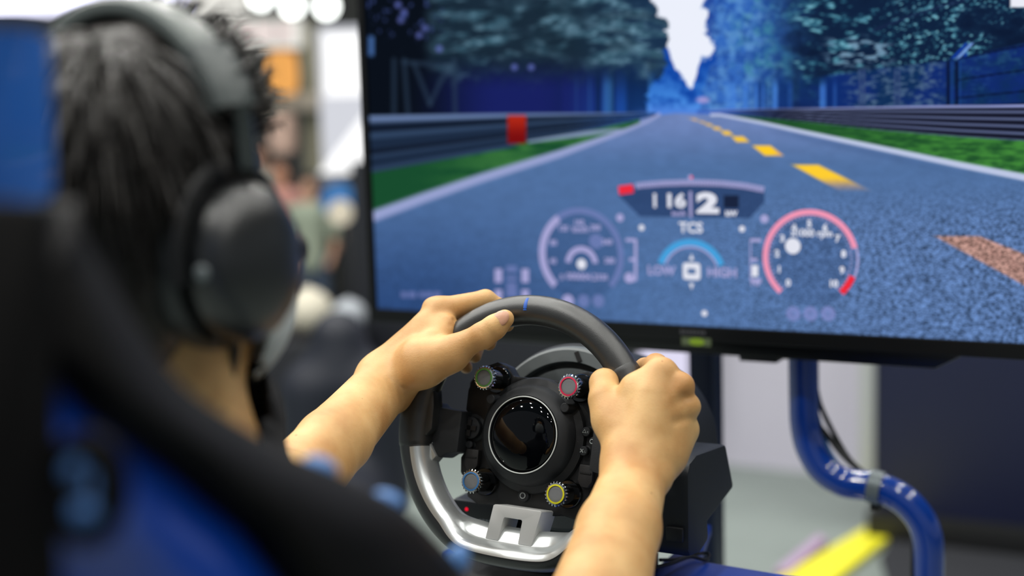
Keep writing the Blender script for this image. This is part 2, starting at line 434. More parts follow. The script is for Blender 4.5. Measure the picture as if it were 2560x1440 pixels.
# silver bracket in the shape of an upturned U and the silver lower trim
def arcpts(r, a0, a1, n): return [(rimR(q)*0+r(q)*cos(q), r(q)*sin(q)) for q in np.linspace(a0, a1, n)]
br = [(-.0245, -.0782), (-.0225, -.0772), (.0325, -.0766), (.0340, -.0780), (.0262, -.1150), (.0102, -.1146), (.0122, -.0905), (.0110, -.0892), (-.0088, -.0892), (-.0102, -.0905), (-.0140, -.1146), (-.0295, -.1146)]
brk = MB().prism(br, -.034, .001, WF).build('bracket', SATIN, wheel, bevel=.0009, label='silver bracket shaped like an upturned U')
# inner silver band: cross-section swept along the lower rim
A0, A1 = radians(180+12.5), radians(360-12.5); NA = 90
v = []; f = []
for i, q in enumerate(np.linspace(A0, A1, NA)):
    rc = rimR(q); e = cos(q)*wU+sin(q)*wV; k_ = botk(q)
    pa = [(rc-.0030, .0180), (rc-.0075, .0172), (rc-.0115, .0148), (rc-.0150, .0105), (rc-.0175, .0040), (rc-.0185, -.0050), (rc-.0182, -.0150), (rc-.0150, -.0185), (rc-.008, -.012), (rc-.004, .008)]
    pb_ = [(rc+.0045, .0172), (rc-.0010, .0162), (rc-.0050, .0120), (rc-.0075, .0030), (rc-.0110, -.0004), (rc-.0200, -.0030), (rc-.0265, -.0100), (rc-.0250, -.0180), (rc-.012, -.018), (rc-.002, -.002)]
    pr = [(x0*(1-k_)+x1*k_, y0*(1-k_)+y1*k_) for (x0, y0), (x1, y1) in zip(pa, pb_)]
    for (rr, hh) in pr: v.append(WC+e*rr+wN*hh)
K = 10
for i in range(NA-1):
    for k in range(K): f.append((i*K+k, i*K+(k+1) % K, (i+1)*K+(k+1) % K, (i+1)*K+k))
f += [tuple(range(K)), tuple((NA-1)*K+k for k in range(K))]
MB().add(v, f).build('lower_trim', ALU, wheel, auto=60, label='polished silver trim inside the lower rim')
for s in (-1, 1):       # silver ends that turn inwards under the spokes
    q = [(s*x, y) for x, y in ((.124, -.026), (.1155, -.0215), (.1045, -.0355), (.1115, -.0445), (.118, -.049), (.124, -.046))]
    MB().prism(q, -.020, -.001, WF).build('trim_end', ALU, wheel, bevel=.002)
# paddle shifters behind
for s in (-1, 1):
    q = [(s*x, y) for x, y in ((.05, .045), (.098, .062), (.106, .05), (.100, -.02), (.09, -.03), (.05, -.03))]
    MB().prism(q, -.062, -.058, WF).build('paddle_shifter', mat('dark_metal', (44, 48, 54), .4, .6), wheel, bevel=.001)
MB().lathe([(.03, -.11), (.03, -.045)], WF, n=32).build('wheel_shaft', PLAST, wheel)

# ================================================================== WHEEL BASE
base = thing('wheel_base', 'black force feedback wheel base mounted behind the steering wheel', 'wheel base', mtx=wm)
MB().lathe([(.0865, -.112), (.0875, -.1), (.1005, -.1), (.1035, -.1025), (.106, -.112)], WF, n=96).build('front_ring', GREYP, base, label='grey ring on the front of the base')
MB().lathe([(.0600, -.118), (.0645, -.106), (.0790, -.104), (.0805, -.108), (.0805, -.118)], WF, n=80).build('inner_ring', GREYP, base)
sl = (wpt(.0065, .0935, 0), wU*.9+wV*.44, -wU*.44+wV*.9, wN)
MB().prism([(-.0022, -.006), (.0030, -.006), (.0022, .006), (-.0030, .006)], -.1, -.0985, sl).build('ring_slot', PLAST, base)
MB().lathe([(.1, -.113), (.106, -.113), (.110, -.120), (.1115, -.145), (.1115, -.295), (.104, -.318), (.07, -.33), (.0001, -.33)], WF, n=96).build('motor_housing', PLASTM, base)
MB().lathe([(.02, -.09), (.05, -.125), (.1, -.125)], WF, n=48).build('recess', PLAST, base)
side = [(.097, 1.098), (.104, 1.108), (.124, 1.113), (.215, 1.104), (.240, 1.047), (.155, 1.029), (.157, 1.008), (.130, 1.000), (.101, 1.004), (.096, 1.012)]
MB().prism(side, .02, .150, ((0, 0, 0), Y3, Z3, X3)).build('side_body', mat('side_body_black', (25, 29, 34), .55, bump=.08, bscale=900), base, bevel=.005)
MB().box((.135, .0935, 1.030), (.020, .006, .016)).build('side_port', PLAST, base, bevel=.002)
MB().box((-.020, .145, 1.028), (.22, .09, .062)).build('lower_body', PLASTM, base, bevel=.005)
pb = MB().box((-.098, .105, 1.0285), (.080, .060, .031)).build('control_box', mat('control_box_black', (22, 25, 30), .35), base, bevel=.004, label='small black box with a red status light')
MB().ball((-.118, .0748, 1.034), .0022, 10, 6).build('status_light', glow('red_led', (215, 20, 45), 1.2), pb, label='glowing red status light')
t = MB()
for k in range(4): t.box((-.1005+.0046*k, .0747, 1.0225), (.0034, .0006, .0036))
t.build('lettering', mat('silver_print', (120, 128, 134), .5), pb)
MB().box((.0, .19, .985), (.12, .16, .03)).build('mounting_foot', PLAST, base, bevel=.004)

# ================================================================== RIG: blue tube frame, wheel deck
rig = thing('racing_rig', 'glossy blue bent tube frame of the racing simulator under the screen', 'simulator frame', (0, .4, 0))
YP = .65
pp = [plane(2008, 800, Y3, YP), plane(2010, 1000, Y3, YP), plane(2014, 1075, Y3, YP), plane(2030, 1130, Y3, YP), plane(2062, 1178, Y3, YP), plane(2115, 1208, Y3, YP), plane(2190, 1218, Y3, YP), plane(2252, 1245, Y3, YP), plane(2298, 1292, Y3, YP), plane(2320, 1350, Y3, YP)]
pp += [pp[-1]+np.array([.0015, 0, -.05]), pp[-1]+np.array([.0015, 0, -.12]), pp[-1]+np.array([.0015, 0, -.35]), pp[-1]+np.array([.0015, 0, -.60])]
pp = [np.array([pp[0][0], YP, 1.5])] + pp + [np.array([pp[-1][0], YP, .05])]
pp = spline(pp, 8)
MB().tube(pp, .0213, up=Y3, n=32).build('bent_tube', BLUEP, rig, label='glossy blue S-bent tube right of the wheel base')
c0 = plane(2190, 1218, Y3, YP)
i0 = min(range(len(pp)), key=lambda i: np.linalg.norm(pp[i]-c0)); tdir = pp[i0+1]-pp[i0-1]; tdir /= np.linalg.norm(tdir)
cf = (c0, Y3, np.cross(tdir, Y3), tdir)
cl = MB().lathe([(.0213, -.009), (.0240, -.009), (.0240, .009), (.0213, .009)], cf, n=40).build('clamp_band', mat('grey_band', (108, 118, 122), .4, .3), rig, label='grey band around the tube')
MB().box(c0+np.array([0, 0, -.027]), (.014, .014, .010)).build('clamp_bolt', PLAST, cl, bevel=.001)
px0, px1 = plane(1735, 970, Y3, .80)[0], plane(1795, 970, Y3, .80)[0]
MB().box(((px0+px1)/2, .80, .75), (px1-px0, .05, 1.4)).build('upright_post', NAVYP, rig, bevel=.004, label='dark navy square upright')
MB().box((0, .70, 1.47), (.46, .06, .24)).build('mount_plate', PLAST, rig, bevel=.004)
for s in (-1, 1): MB().box((s*.20-.01, .735, 1.2), (.04, .02, .08)).build('mount_hook', PLAST, rig, bevel=.002)
dk = [plane(1652, 1398, Z3, .955), plane(1740, 1395, Z3, .955), plane(1965, 1432, Z3, .955)]
deck = [(-.17, .03), (.14, .03), (dk[0][0], dk[0][1]+.03), (dk[1][0], dk[1][1]+.02), (dk[2][0]+.03, dk[2][1]), (dk[2][0]+.06, dk[2][1]-.02), (dk[2][0]+.04, -.02), (.1, -.05), (-.15, -.05)]
deck = [(.075, .02), (.06, .40)] + [(q[0], q[1]) for q in dk[1:]] + [(.34, .26), (.34, .06), (.26, .02)]
MB().prism(deck, .925, .955, ((0, 0, 0), X3, Y3, Z3)).build('wheel_deck', mat('deck_blue', (14, 66, 176), .45), rig, bevel=.01, label='glossy blue wheel deck')
MB().box((-.04, .11, .9475), (.22, .18, .045)).build('deck_pad', PLAST, rig, bevel=.003)
for s in (-1, 1):
    MB().box((s*.2, .22, .47), (.05, .08, .93)).build('deck_leg', BLUEP, rig, bevel=.006)
MB().box((0, .35, .04), (.6, .8, .06)).build('floor_rail', BLUEP, rig, bevel=.01)
# cables
def cable(pts, r, label, mtl=CABLE):
    tag(MB().tube(spline(pts, 8), r, up=(0.1, .2, 1), n=8).build('cable', mtl), label, 'cable')
cable([P(1640, 1418, 1.60), P(1680, 1408, 1.62), P(1725, 1392, 1.66), P(1765, 1400, 1.68), P(1770, 1384, 1.70), P(1735, 1386, 1.70), P(1690, 1398, 1.68), P(1650, 1400, 1.66)], .0022, 'thin black cable looped on the blue wheel deck')
cable([P(2035, 940, 2.05), P(2050, 1010, 2.06), P(2085, 1085, 2.06), P(2125, 1150, 2.05), P(2165, 1185, 2.04), P(2185, 1192, 2.03)], .0038, 'upper black cable behind the blue S-bent tube')
cable([P(2035, 1050, 2.05), P(2065, 1085, 2.06), P(2105, 1135, 2.05), P(2145, 1172, 2.04), P(2175, 1190, 2.03)], .0045, 'lower black cable sagging onto the blue S-bent tube')
cable([P(2040, 1030, 2.06), P(2060, 1100, 2.07), P(2085, 1150, 2.06), P(2112, 1186, 2.04)], .0042, 'light blue cable behind the blue S-bent tube', mat('light_blue_cable', (70, 130, 190), .4))
cable([P(2275, 1300, 1.99), P(2283, 1360, 1.99), P(2282, 1440, 1.99), P(2280, 1560, 1.99)], .0035, 'black cable hanging down inside the lower tube bend')

# ================================================================== TELEVISION
YT = .56
def S(px, py): q = plane(px, py, Y3, YT); return np.array([q[0], q[2]])
TX0 = S(933, 500)[0]; TX1 = -TX0+.0; TZ0 = S(1600, 806)[1]; TZ1 = TZ0 + (TX1-TX0)*9/16
tv = thing('television', 'large flat television showing the racing game behind the wheel', 'television', ((TX0+TX1)/2, YT+.03, TZ0-.02))
TF = (np.array([0, 0, 0]), X3, Z3, -Y3)
def rect(x0, z0, x1, z1): return [(x0, z0), (x1, z0), (x1, z1), (x0, z1)]
bz = .012
MB().ringprism(rect(TX0-bz, TZ0-.021, TX1+bz, TZ1+bz), rect(TX0, TZ0, TX1, TZ1), -YT-.035, -YT+.006, TF).build('bezel', TVB, tv, smooth=False, bevel=.0015)
MB().box(((TX0+TX1)/2, YT+.03, (TZ0+TZ1)/2), (TX1-TX0+.01, .05, TZ1-TZ0+.02)).build('rear_shell', TVB, tv, bevel=.006)
bp = [plane(q[0], q[1], Y3, YT+.03) for q in ((960, 840), (1500, 862), (2345, 917), (2425, 889))]
zb = bp[2][2]
MB().prism([(TX0+.06, TZ0-.02), (TX0+.10, zb), (bp[2][0], zb), (bp[3][0], TZ0-.02)], -YT-.07, -YT-.012, TF).build('lower_housing', TVB, tv, bevel=.003)
xf = plane(1900, 905, Y3, YT+.03)[0]; MB().box((xf, YT+.04, zb-.003), (.055, .04, .010)).build('foot_socket', PLAST, tv, bevel=.002)
t = MB(); q = S(1736, 829)
for k, (w_, h_) in enumerate(((.0044, .0070), (.0040, .0050), (.0044, .0050), (.0040, .0062), (.0044, .0050), (.0040, .0050), (.0044, .0062))): t.box((q[0]-.0165+.0055*k, YT-.0064, q[1]), (w_, .0006, h_))
t.build('lettering', mat('dim_print', (70, 70, 74), .5), tv, label='dim grey lettering on the lower bezel')
q = S(1745, 853)
st = MB().prism([(q[0]-.022, q[1]-.0055), (q[0]+.022, q[1]-.0055), (q[0]+.022, q[1]+.0055), (q[0]-.022, q[1]+.0055)], -YT+.006, -YT+.0072, TF).build('sticker', mat('grey_sticker', (92, 104, 74), .5), tv, label='small green and grey sticker on the lower bezel')
MB().prism(circ(q[0]+.001, q[1]+.0002, .012, 20, .005), -YT+.0072, -YT+.0076, TF).build('green_spot', mat('green_print', (138, 170, 40), .5), st)

# ---- the road picture on the screen (flat image content), painted as vertex colours
NX, NZ = 900, 506
xs = np.linspace(TX0, TX1, NX); zs = np.linspace(TZ0, TZ1, NZ)
GX, GZ = np.meshgrid(xs, zs)
pt = np.stack([GX, np.full_like(GX, YT), GZ], -1).reshape(-1, 3)
dd = pt-CAM; zz = dd@FW; PX = 1280+F*(dd@R)/zz; PY = 720-F*(dd@U)/zz
rng = np.random.RandomState(5)
def vnoise(x, y, seed=0):
    r = np.random.RandomState(seed).rand(256, 256)
    xi = np.floor(x).astype(int); yi = np.floor(y).astype(int); fx = x-xi; fy = y-yi
    fx = fx*fx*(3-2*fx); fy = fy*fy*(3-2*fy)
    g = lambda a, b: r[a % 256, b % 256]
    return (g(xi, yi)*(1-fx)+g(xi+1, yi)*fx)*(1-fy)+(g(xi, yi+1)*(1-fx)+g(xi+1, yi+1)*fx)*fy
def fbm(x, y, o=4, seed=0): return sum(vnoise(x*2**k+k*17.3, y*2**k+k*9.1, seed+k)*.5**k for k in range(o))/sum(.5**k for k in range(o))
def ss(a, b, x): t = np.clip((x-a)/(b-a), 0, 1); return t*t*(3-2*t)
def ip(x, pts): return np.interp(x, [p[0] for p in pts], [p[1] for p in pts])
C = np.zeros((len(PX), 3))
def lay(mask, col):
    global C
    col = np.asarray(col, float)
    C = C*(1-mask[:, None]) + (col if col.ndim == 2 else col[None])*mask[:, None]
def mix(a, b, t): return np.asarray(a, float)[None]*(1-t[:, None]) + np.asarray(b, float)[None]*t[:, None]
# sky
C[:] = (236, 240, 252)
# far blue trees
wob = (fbm(PX/14, PY/14, 4, 3)-.5)
far = ss(-6, 6, PY - (ip(PX, [(1600, 60), (1660, 100), (1690, 178), (1715, 205), (1728, 228), (1738, 195), (1752, 152), (1775, 140), (1800, 120)]) + wob*30))
lay(far, mix((18, 70, 165), (70, 140, 225), ss(.3, .7, fbm(PX/18, PY/18, 3, 8))*ss(120, 280, PY)))
lay(ss(235, 290, PY)*(np.abs(PX-1690) < 200), (80, 140, 225))
# left wood
edge = ip(PY, [(-400, 1560), (0, 1632), (40, 1650), (60, 1676), (75, 1655), (100, 1668), (130, 1660), (165, 1668), (200, 1640), (240, 1622), (290, 1618)]) + wob*34
ml = ss(5, -5, PX-edge)
streak = fbm(PX/52+PY/90, PY/17, 5, 21); leaf = ss(.38, .62, streak)*ss(.28, .55, fbm(PX/110, PY/60, 3, 31))
g = mix((10, 16, 26), (24, 32, 96), ss(1000, 1250, PX)*ss(120, 230, PY))
g = g*(1-ss(1380, 1640, PX))[:, None] + mix((14, 34, 74), (28, 84, 170), ss(140, 280, PY))*ss(1380, 1640, PX)[:, None]
lay(ml, g)
trunk = ss(.52, .7, vnoise(PX/17, PY*0+3, 44))*ss(150, 200, PY)*ss(1340, 1500, PX)*ml
lay(trunk*.6, (12, 30, 62)); lay(ss(.6, .8, vnoise(PX/11, PY*0+7, 46))*ss(170, 220, PY)*ss(1400, 1500, PX)*ml*.55, (60, 120, 180))
crown = ss(1050, 1110, PX)*ss(225, 120, PY-.02*(PX-1100)+60*wob)*ml
lay(crown*.55, (36, 62, 80))
lay(crown*leaf*.85, mix((58, 94, 112), (112, 152, 172), ss(.35, .8, fbm(PX/16, PY/9, 3, 51))))
lay(crown*ss(.5, .75, fbm(PX/60, PY/40, 3, 57))*.45, (28, 44, 60))

lay(ss(1150, 1060, PX)*ss(.68, .78, fbm(PX/13, PY/13, 3, 61))*ss(140, 60, PY)*ml*.8, (58, 74, 130))
for bx, by in ((995, 12), (1002, 50), (1048, 88), (1062, 70), (1098, 122), (1286, 168), (1328, 168), (1010, 30)):
    lay(ss(12, 4, np.hypot(PX-bx, PY-by))*.7, (104, 116, 200))
# faint structure at far left
for x0, y0, x1, y1 in ((985, 150, 985, 285), (1010, 150, 1020, 285), (1035, 160, 1075, 260), (1075, 260, 1120, 165), (1010, 155, 1130, 165), (1135, 150, 1138, 285)):
    d = np.array([x1-x0, y1-y0], float); L_ = np.hypot(*d); tt = np.clip(((PX-x0)*d[0]+(PY-y0)*d[1])/L_**2, 0, 1)
    lay(ss(9, 3, np.hypot(PX-x0-tt*d[0], PY-y0-tt*d[1]))*.55, (44, 62, 84))
lay(ss(10, 4, np.abs(PX-928))*ss(30, 20, np.abs(PY-115)), (62, 96, 150))
# right wood
edge = ip(PY, [(-400, 1830), (0, 1762), (40, 1768), (90, 1775), (130, 1795), (150, 1798), (165, 1770), (230, 1760), (300, 1745)]) + wob*36
mr = ss(-5, 5, PX-edge)
g = mix((52, 104, 188), (16, 34, 62), ss(1840, 2060, PX + 60*wob))
lay(mr, g)
lay(mr*ss(1950, 1880, PX)*ss(.45, .7, fbm(PX/22, PY/22, 4, 71))*.6, (104, 160, 212)); lay(mr*ss(1810, 1870, PX)*ss(2040, 1920, PX)*ss(.35, .8, fbm(PX/24, PY/20, 5, 73))*ss(260, 170, PY)*.8, (60, 128, 156)); lay(mr*ss(2000, 1900, PX)*ss(.5, .75, fbm(PX/9, PY/8, 3, 75))*.35, (110, 160, 205)); lay(mr*ss(2000, 1900, PX)*ss(.5, .3, fbm(PX/15, PY/13, 3, 76))*.5, (22, 60, 140))
lay(mr*ss(1800, 1770, PX+50*wob)*ss(200, 100, PY)*.6, (30, 58, 140))
lf = fbm(PX/9+PY/17, PY/6-PX/30, 3, 81); lfs = fbm(PX/24+PY/30, PY/11-PX/60, 4, 83); k_ = ss(2120, 2260, PX); lf = lf*k_+lfs*(1-k_); big = fbm(PX/90, PY/55, 3, 91)
lay(mr*ss(1900, 2040, PX)*ss(.52, .72, lf)*ss(.34, .62, big), mix((40, 98, 122), (128, 190, 208), ss(.6, .85, lf)))
lay(mr*ss(1900, 2040, PX)*ss(.46, .3, big)*.5, (10, 20, 44))
lay(mr*ss(2040, 2100, PX)*ss(2250, 2200, PX)*ss(.5, .62, fbm(PX/30-PY/90, PY/8, 4, 97))*ss(80, 110, PY)*ss(180, 150, PY)*.8, (132, 170, 196))
# fence screens of the right wood
fy = ip(PX, [(1960, 205), (2160, 175), (2380, 150), (2560, 108), (3000, 20)])
fz = ss(-4, 6, PY-fy)*ss(1930, 2080, PX)
lay(fz*.88, mix((16, 48, 92), (18, 44, 116), ss(.3, .7, fbm(PX/60, PY/40, 4, 117))))
lay(fz*ss(2395, 2410, PX)*ss(.45, .7, fbm(PX/14, PY/10, 4, 119))*ss(210, 150, PY)*.45, (44, 92, 124))
lay(fz*ss(2380, 2330, PX)*ss(2090, 2130, PX)*ss(.45, .7, fbm(PX/12, PY/7, 3, 113))*.75, (86, 112, 140))
tr = ss(.5, .72, vnoise(PX/14, PY*0+3, 144))*ss(1850, 1900, PX)*ss(2160, 2080, PX)*ss(180, 215, PY); lay(tr*.7, (14, 44, 110))
tr = ss(.62, .8, vnoise(PX/9, PY*0+9, 145))*ss(1770, 1850, PX)*ss(2120, 2050, PX)*ss(190, 225, PY); lay(tr*.7, (70, 130, 220))
for xp in (2150, 2160, 2238, 2248): lay(ss(4, 1.5, np.abs(PX-xp))*ss(168, 176, PY), (54, 74, 118))
for xp in (2370, 2392): lay(ss(5, 2, np.abs(PX-xp))*ss(148, 156, PY), (12, 20, 48))
for xp in (2380, 2400): lay(ss(4, 2, np.abs(PX-xp))*ss(148, 156, PY)*.7, (28, 66, 132))
dline = np.abs((PX-2392)+(PY-148)*.95)/1.4
lay(ss(5, 1.5, dline)*ss(104, 110, PY)*ss(150, 144, PY), (120, 160, 228)); lay(ss(5, 2, np.abs(dline-9))*ss(104, 110, PY)*ss(150, 144, PY)*(PX < 2420), (20, 60, 160))
for k, yk in enumerate((0, 52, 96, 118)):
    lay(ss(3, 1, np.abs(PY-(150-.2*(PX-2380)*(1-k*.25)+yk)))*(PX > 2395)*.8, (10, 18, 44))
lay(ss(5, 2, np.abs(PY-(78-.42*(PX-2180)+.00035*(PX-2180)**2)))*ss(2170, 2190, PX)*ss(2440, 2400, PX)*.8, (26, 40, 74))
# horizon haze and pink blob
lay(ss(12, 4, np.hypot((PX-1757)*.5, PY-250))*.7, (200, 170, 220))
lay(ss(262, 290, PY)*ss(1980, 1800, PX)*ss(1560, 1640, PX)*.55, (84, 126, 226))
# guard rails
yt = ip(PX, [(1740, 276), (2000, 271), (2300, 265), (2560, 262), (2900, 258)]); yb = ip(PX, [(1740, 281), (1860, 290), (2000, 303), (2200, 325), (2400, 342), (2560, 352), (2900, 380)])
mm = ss(-1.5, 1.5, PY-yt)*ss(1.5, -1.5, PY-yb)*(PX > 1740)
fr_ = (PY-yt)/np.maximum(yb-yt, 1)
lay(mm, mix((60, 100, 190), (26, 28, 48), ss(1750, 2050, PX)))
st_ = (np.cos(fr_*2*pi*5)*.5+.5)**2.4
lay(mm, mix((60, 100, 190), (18, 20, 36), ss(1750, 2000, PX))); lay(mm*st_*ss(1850, 2050, PX)*.9, (104, 116, 156)); lay(mm*ss(.11, .03, fr_), (150, 160, 215))
yt2 = ip(PX, [(800, 292), (930, 290), (1270, 284), (1640, 282)]); yb2 = ip(PX, [(800, 452), (930, 430), (1270, 368), (1320, 352), (1500, 320), (1640, 290)])
mm = ss(-2, 2, PY-yt2)*ss(2, -2, PY-yb2)*(PX < 1640)
fr_ = (PY-yt2)/np.maximum(yb2-yt2, 1)
lay(mm, mix((26, 40, 62), (30, 66, 130), ss(1400, 1620, PX)))
lay(mm*((np.cos(fr_*2*pi*3)*.5+.5)**1.2)*.6, (66, 90, 124)); lay(mm*ss(.16, .05, fr_), (104, 126, 168)); lay(mm*ss(.04, .0, np.abs(fr_-.24)-.03)*.85, (10, 16, 30)); lay(mm*ss(.04, .0, np.abs(fr_-.64)-.03)*.85, (10, 16, 30))
# ground: road first
gy = np.where(PX < 1690, ip(PX, [(800, 455), (930, 432), (1270, 370), (1320, 352), (1500, 322), (1640, 288), (1690, 283)]), ip(PX, [(1690, 283), (1860, 290), (2000, 303), (2200, 325), (2400, 342), (2560, 352), (2900, 380)]))
ground = ss(-1.5, 1.5, PY-gy)
n1 = fbm(PX/30, PY/14, 4, 121); n2 = fbm(PX/7, PY/5, 3, 131)
rd = mix((110, 132, 184), (80, 112, 160), ss(290, 430, PY))
t = ss(420, 820, PY)*ss(1700, 1000, PX); rd = rd*(1-t[:, None]) + np.array((42, 70, 118.))*t[:, None]
t = ss(430, 600, PY)*ss(1600, 2300, PX); rd = rd*(1-t[:, None]) + np.array((84, 112, 158.))*t[:, None]
rd = rd*(1+.10*(n1-.5)+.16*(n2-.5)*ss(480, 700, PY)*1.2)[:, None]
lay(ground, np.clip(rd, 0, 255))
lay(ground*ss(14, 2, np.abs(PY-(330+.23*(PX-1950))))*ss(1900, 2000, PX)*ss(2500, 2200, PX)*.22, (50, 76, 120))
# grass
yw = ip(PX, [(1800, 287), (1900, 306), (2000, 328), (2200, 370), (2400, 412), (2560, 443), (2900, 512)])
lay(ground*ss(1.5, -1.5, PY-yw)*(PX > 1800), mix((30, 78, 42), (66, 136, 58), ss(.2, .8, fbm(PX/30, PY/6, 4, 141))*ss(1850, 2350, PX)))
lay(ss(1, 0, np.abs(PY-yw)/ip(PX, [(1800, 3), (2200, 6), (2560, 8)]) - .6)*(PX > 1775), (188, 198, 228))
yl = ip(PX, [(800, 590), (940, 538), (1060, 494), (1200, 446), (1400, 384), (1560, 328), (1620, 303), (1648, 286)])
lay(ground*ss(1.5, -1.5, PY-yl)*(PX < 1600), mix((24, 76, 46), (54, 112, 58), ss(.3, .7, fbm(PX/60, PY/16, 4, 151))*ss(1000, 1300, PX)))
lay(ground*ss(1318, 1322, PX)*ss(1580, 1540, PX)*ss(2, -2, np.abs(PY-ip(PX, [(1300, 350), (1420, 338), (1580, 322)]))-ip(PX, [(1300, 10), (1580, 3)])), (128, 146, 176))
lay(ss(1, 0, np.abs(PY-yl)/ip(PX, [(940, 13), (1400, 9), (1600, 4)]) - .6)*(PX < 1650), (150, 160, 206))
lay(ss(1266, 1272, PX)*ss(1318, 1312, PX)*ss(286, 290, PY)*ss(362, 356, PY), mix((176, 40, 24), (120, 14, 16), ss(290, 350, PY)))
# yellow dashes
def poly_mask(poly, soft=3):
    d = np.full(len(PX), 1e9); n = len(poly); sgn = 0
    area = sum(poly[i][0]*poly[(i+1) % n][1]-poly[(i+1) % n][0]*poly[i][1] for i in range(n))
    for i in range(n):
        (x0, y0), (x1, y1) = poly[i], poly[(i+1) % n]; L_ = hypot(x1-x0, y1-y0)
        e = ((x1-x0)*(PY-y0)-(y1-y0)*(PX-x0))/L_*(1 if area > 0 else -1); d = np.minimum(d, e)
    return ss(-soft, soft, d)
for k, pl in enumerate(([(1880, 364), (1926, 364), (1958, 389), (1912, 389)], [(1828, 341), (1858, 341), (1874, 355), (1842, 355)], [(1800, 327), (1822, 327), (1834, 338), (1812, 338)],
           [(1778, 317), (1797, 317), (1806, 325), (1788, 325)], [(1760, 309), (1776, 309), (1784, 315), (1770, 315)], [(1745, 303), (1758, 303), (1768, 308), (1756, 308)], [(1722, 296), (1736, 296), (1750, 302), (1738, 302)])):
    c = np.array((255, 205, 40.))*(1-k*.09) + np.array((190, 160, 190.))*k*.09
    lay(poly_mask(pl, 2), c)
lay(poly_mask([(1980, 412), (2046, 412), (2178, 477), (2098, 477)], 3)*(1-.9*ss(440, 482, PY)), mix((255, 206, 50), (240, 170, 120), ss(440, 475, PY)))
lay(ss(2, -2, PY-389)*poly_mask([(1880, 364), (1926, 364), (1958, 389), (1912, 389)], 2)*ss(1930, 1955, PX), (230, 170, 120))
lay(poly_mask([(2336, 590), (2448, 590), (2700, 690), (2700, 790)], 3), mix((178, 142, 132), (150, 112, 104), fbm(PX/6, PY/5, 3, 161)))
# white info box at the top right
lay(poly_mask([(2526, -60), (2720, -60), (2720, 18), (2526, 18)], 2), (236, 236, 246))
grain = ground*ss(420, 620, PY)*(ss(1400, 2350, PX)*.95+.05)
col = np.concatenate([lin(np.clip(C, 0, 255)), grain[:, None]], 1).astype(np.float32)
me = bpy.data.meshes.new('screen')
V = np.stack([GX, np.full_like(GX, YT), GZ], -1).reshape(-1, 3).astype(np.float32)
i, j = np.meshgrid(np.arange(NX-1), np.arange(NZ-1)); a = (j*NX+i).ravel()
Q = np.stack([a, a+1, a+NX+1, a+NX], 1).astype(np.int32)
me.vertices.add(len(V)); me.vertices.foreach_set('co', V.ravel()); me.loops.add(Q.size); me.loops.foreach_set('vertex_index', Q.ravel())
me.polygons.add(len(Q)); me.polygons.foreach_set('loop_start', np.arange(0, Q.size, 4, dtype=np.int32)); me.polygons.foreach_set('loop_total', np.full(len(Q), 4, np.int32))
me.update(calc_edges=True)
at = me.color_attributes.new('picture', 'FLOAT_COLOR', 'POINT'); at.data.foreach_set('color', col.ravel())
sm = bpy.data.materials.new('screen_picture'); sm.use_nodes = True; nt = sm.node_tree; nt.nodes.clear()
ca = nt.nodes.new('ShaderNodeVertexColor'); ca.layer_name = 'picture'
tc = nt.nodes.new('ShaderNodeTexCoord'); nz = nt.nodes.new('ShaderNodeTexNoise'); nz.inputs['Scale'].default_value = 290; nz.inputs['Detail'].default_value = 2
mp = nt.nodes.new('ShaderNodeMapping'); mp.inputs['Scale'].default_value = (1, 1, 1.6)
nt.links.new(tc.outputs['Object'], mp.inputs[0]); nt.links.new(mp.outputs[0], nz.inputs['Vector'])
mr_ = nt.nodes.new('ShaderNodeMapRange'); mr_.inputs[1].default_value = .34; mr_.inputs[2].default_value = .66; mr_.inputs[3].default_value = .22; mr_.inputs[4].default_value = 1.9
nt.links.new(nz.outputs[0], mr_.inputs[0])
mx = nt.nodes.new('ShaderNodeMix'); mx.data_type = 'FLOAT'; mx.inputs[2].default_value = 1.0
nt.links.new(ca.outputs['Alpha'], mx.inputs[0]); nt.links.new(mr_.outputs[0], mx.inputs[3])
vm = nt.nodes.new('ShaderNodeVectorMath'); vm.operation = 'SCALE'; nt.links.new(ca.outputs['Color'], vm.inputs[0]); nt.links.new(mx.outputs[0], vm.inputs['Scale'])
em = nt.nodes.new('ShaderNodeEmission'); nt.links.new(vm.outputs[0], em.inputs[0]); ou = nt.nodes.new('ShaderNodeOutputMaterial')
nt.links.new(em.outputs[0], ou.inputs[0])
me.materials.append(sm)
scr = newobj('screen', me, tv, True); scr['label'] = 'lit screen showing a blue-tinted race track between trees'

# ---- HUD graphics and one painted reflection dot, thin glowing shapes on the screen
def sheet(name, col, k=1, alpha=1.0):
    if name in MATS: return MATS[name]
    m = glow(name, col, k)
    if alpha < 1:
        nt = m.node_tree; e = nt.nodes['Emission']; o = nt.nodes['Material Output']; tr = nt.nodes.new('ShaderNodeBsdfTransparent'); mx = nt.nodes.new('ShaderNodeMixShader')
        mx.inputs[0].default_value = alpha; nt.links.new(tr.outputs[0], mx.inputs[1]); nt.links.new(e.outputs[0], mx.inputs[2]); nt.links.new(mx.outputs[0], o.inputs[0])
    return m
WHT = sheet('hud_white', (226, 228, 240)); LAV = sheet('hud_lavender', (176, 172, 220), 1, .85); DIM = sheet('hud_dim', (130, 140, 200), 1, .5); PNK = sheet('hud_pink', (240, 150, 180)); RED = sheet('hud_red', (238, 44, 62)); CYA = sheet('hud_blue', (70, 160, 220)); DRK = sheet('hud_dark', (26, 48, 92), 1, .72); DRK2 = sheet('hud_dark_disc', (40, 66, 112), 1, .30); BLK = sheet('hud_black', (26, 36, 62))
HE = -YT+.0012
def flat(mb, poly, dh=0.0):
    n = len(poly); mb.add([np.array([p[0], -(HE+dh), p[1]]) for p in poly], [tuple(range(n))])
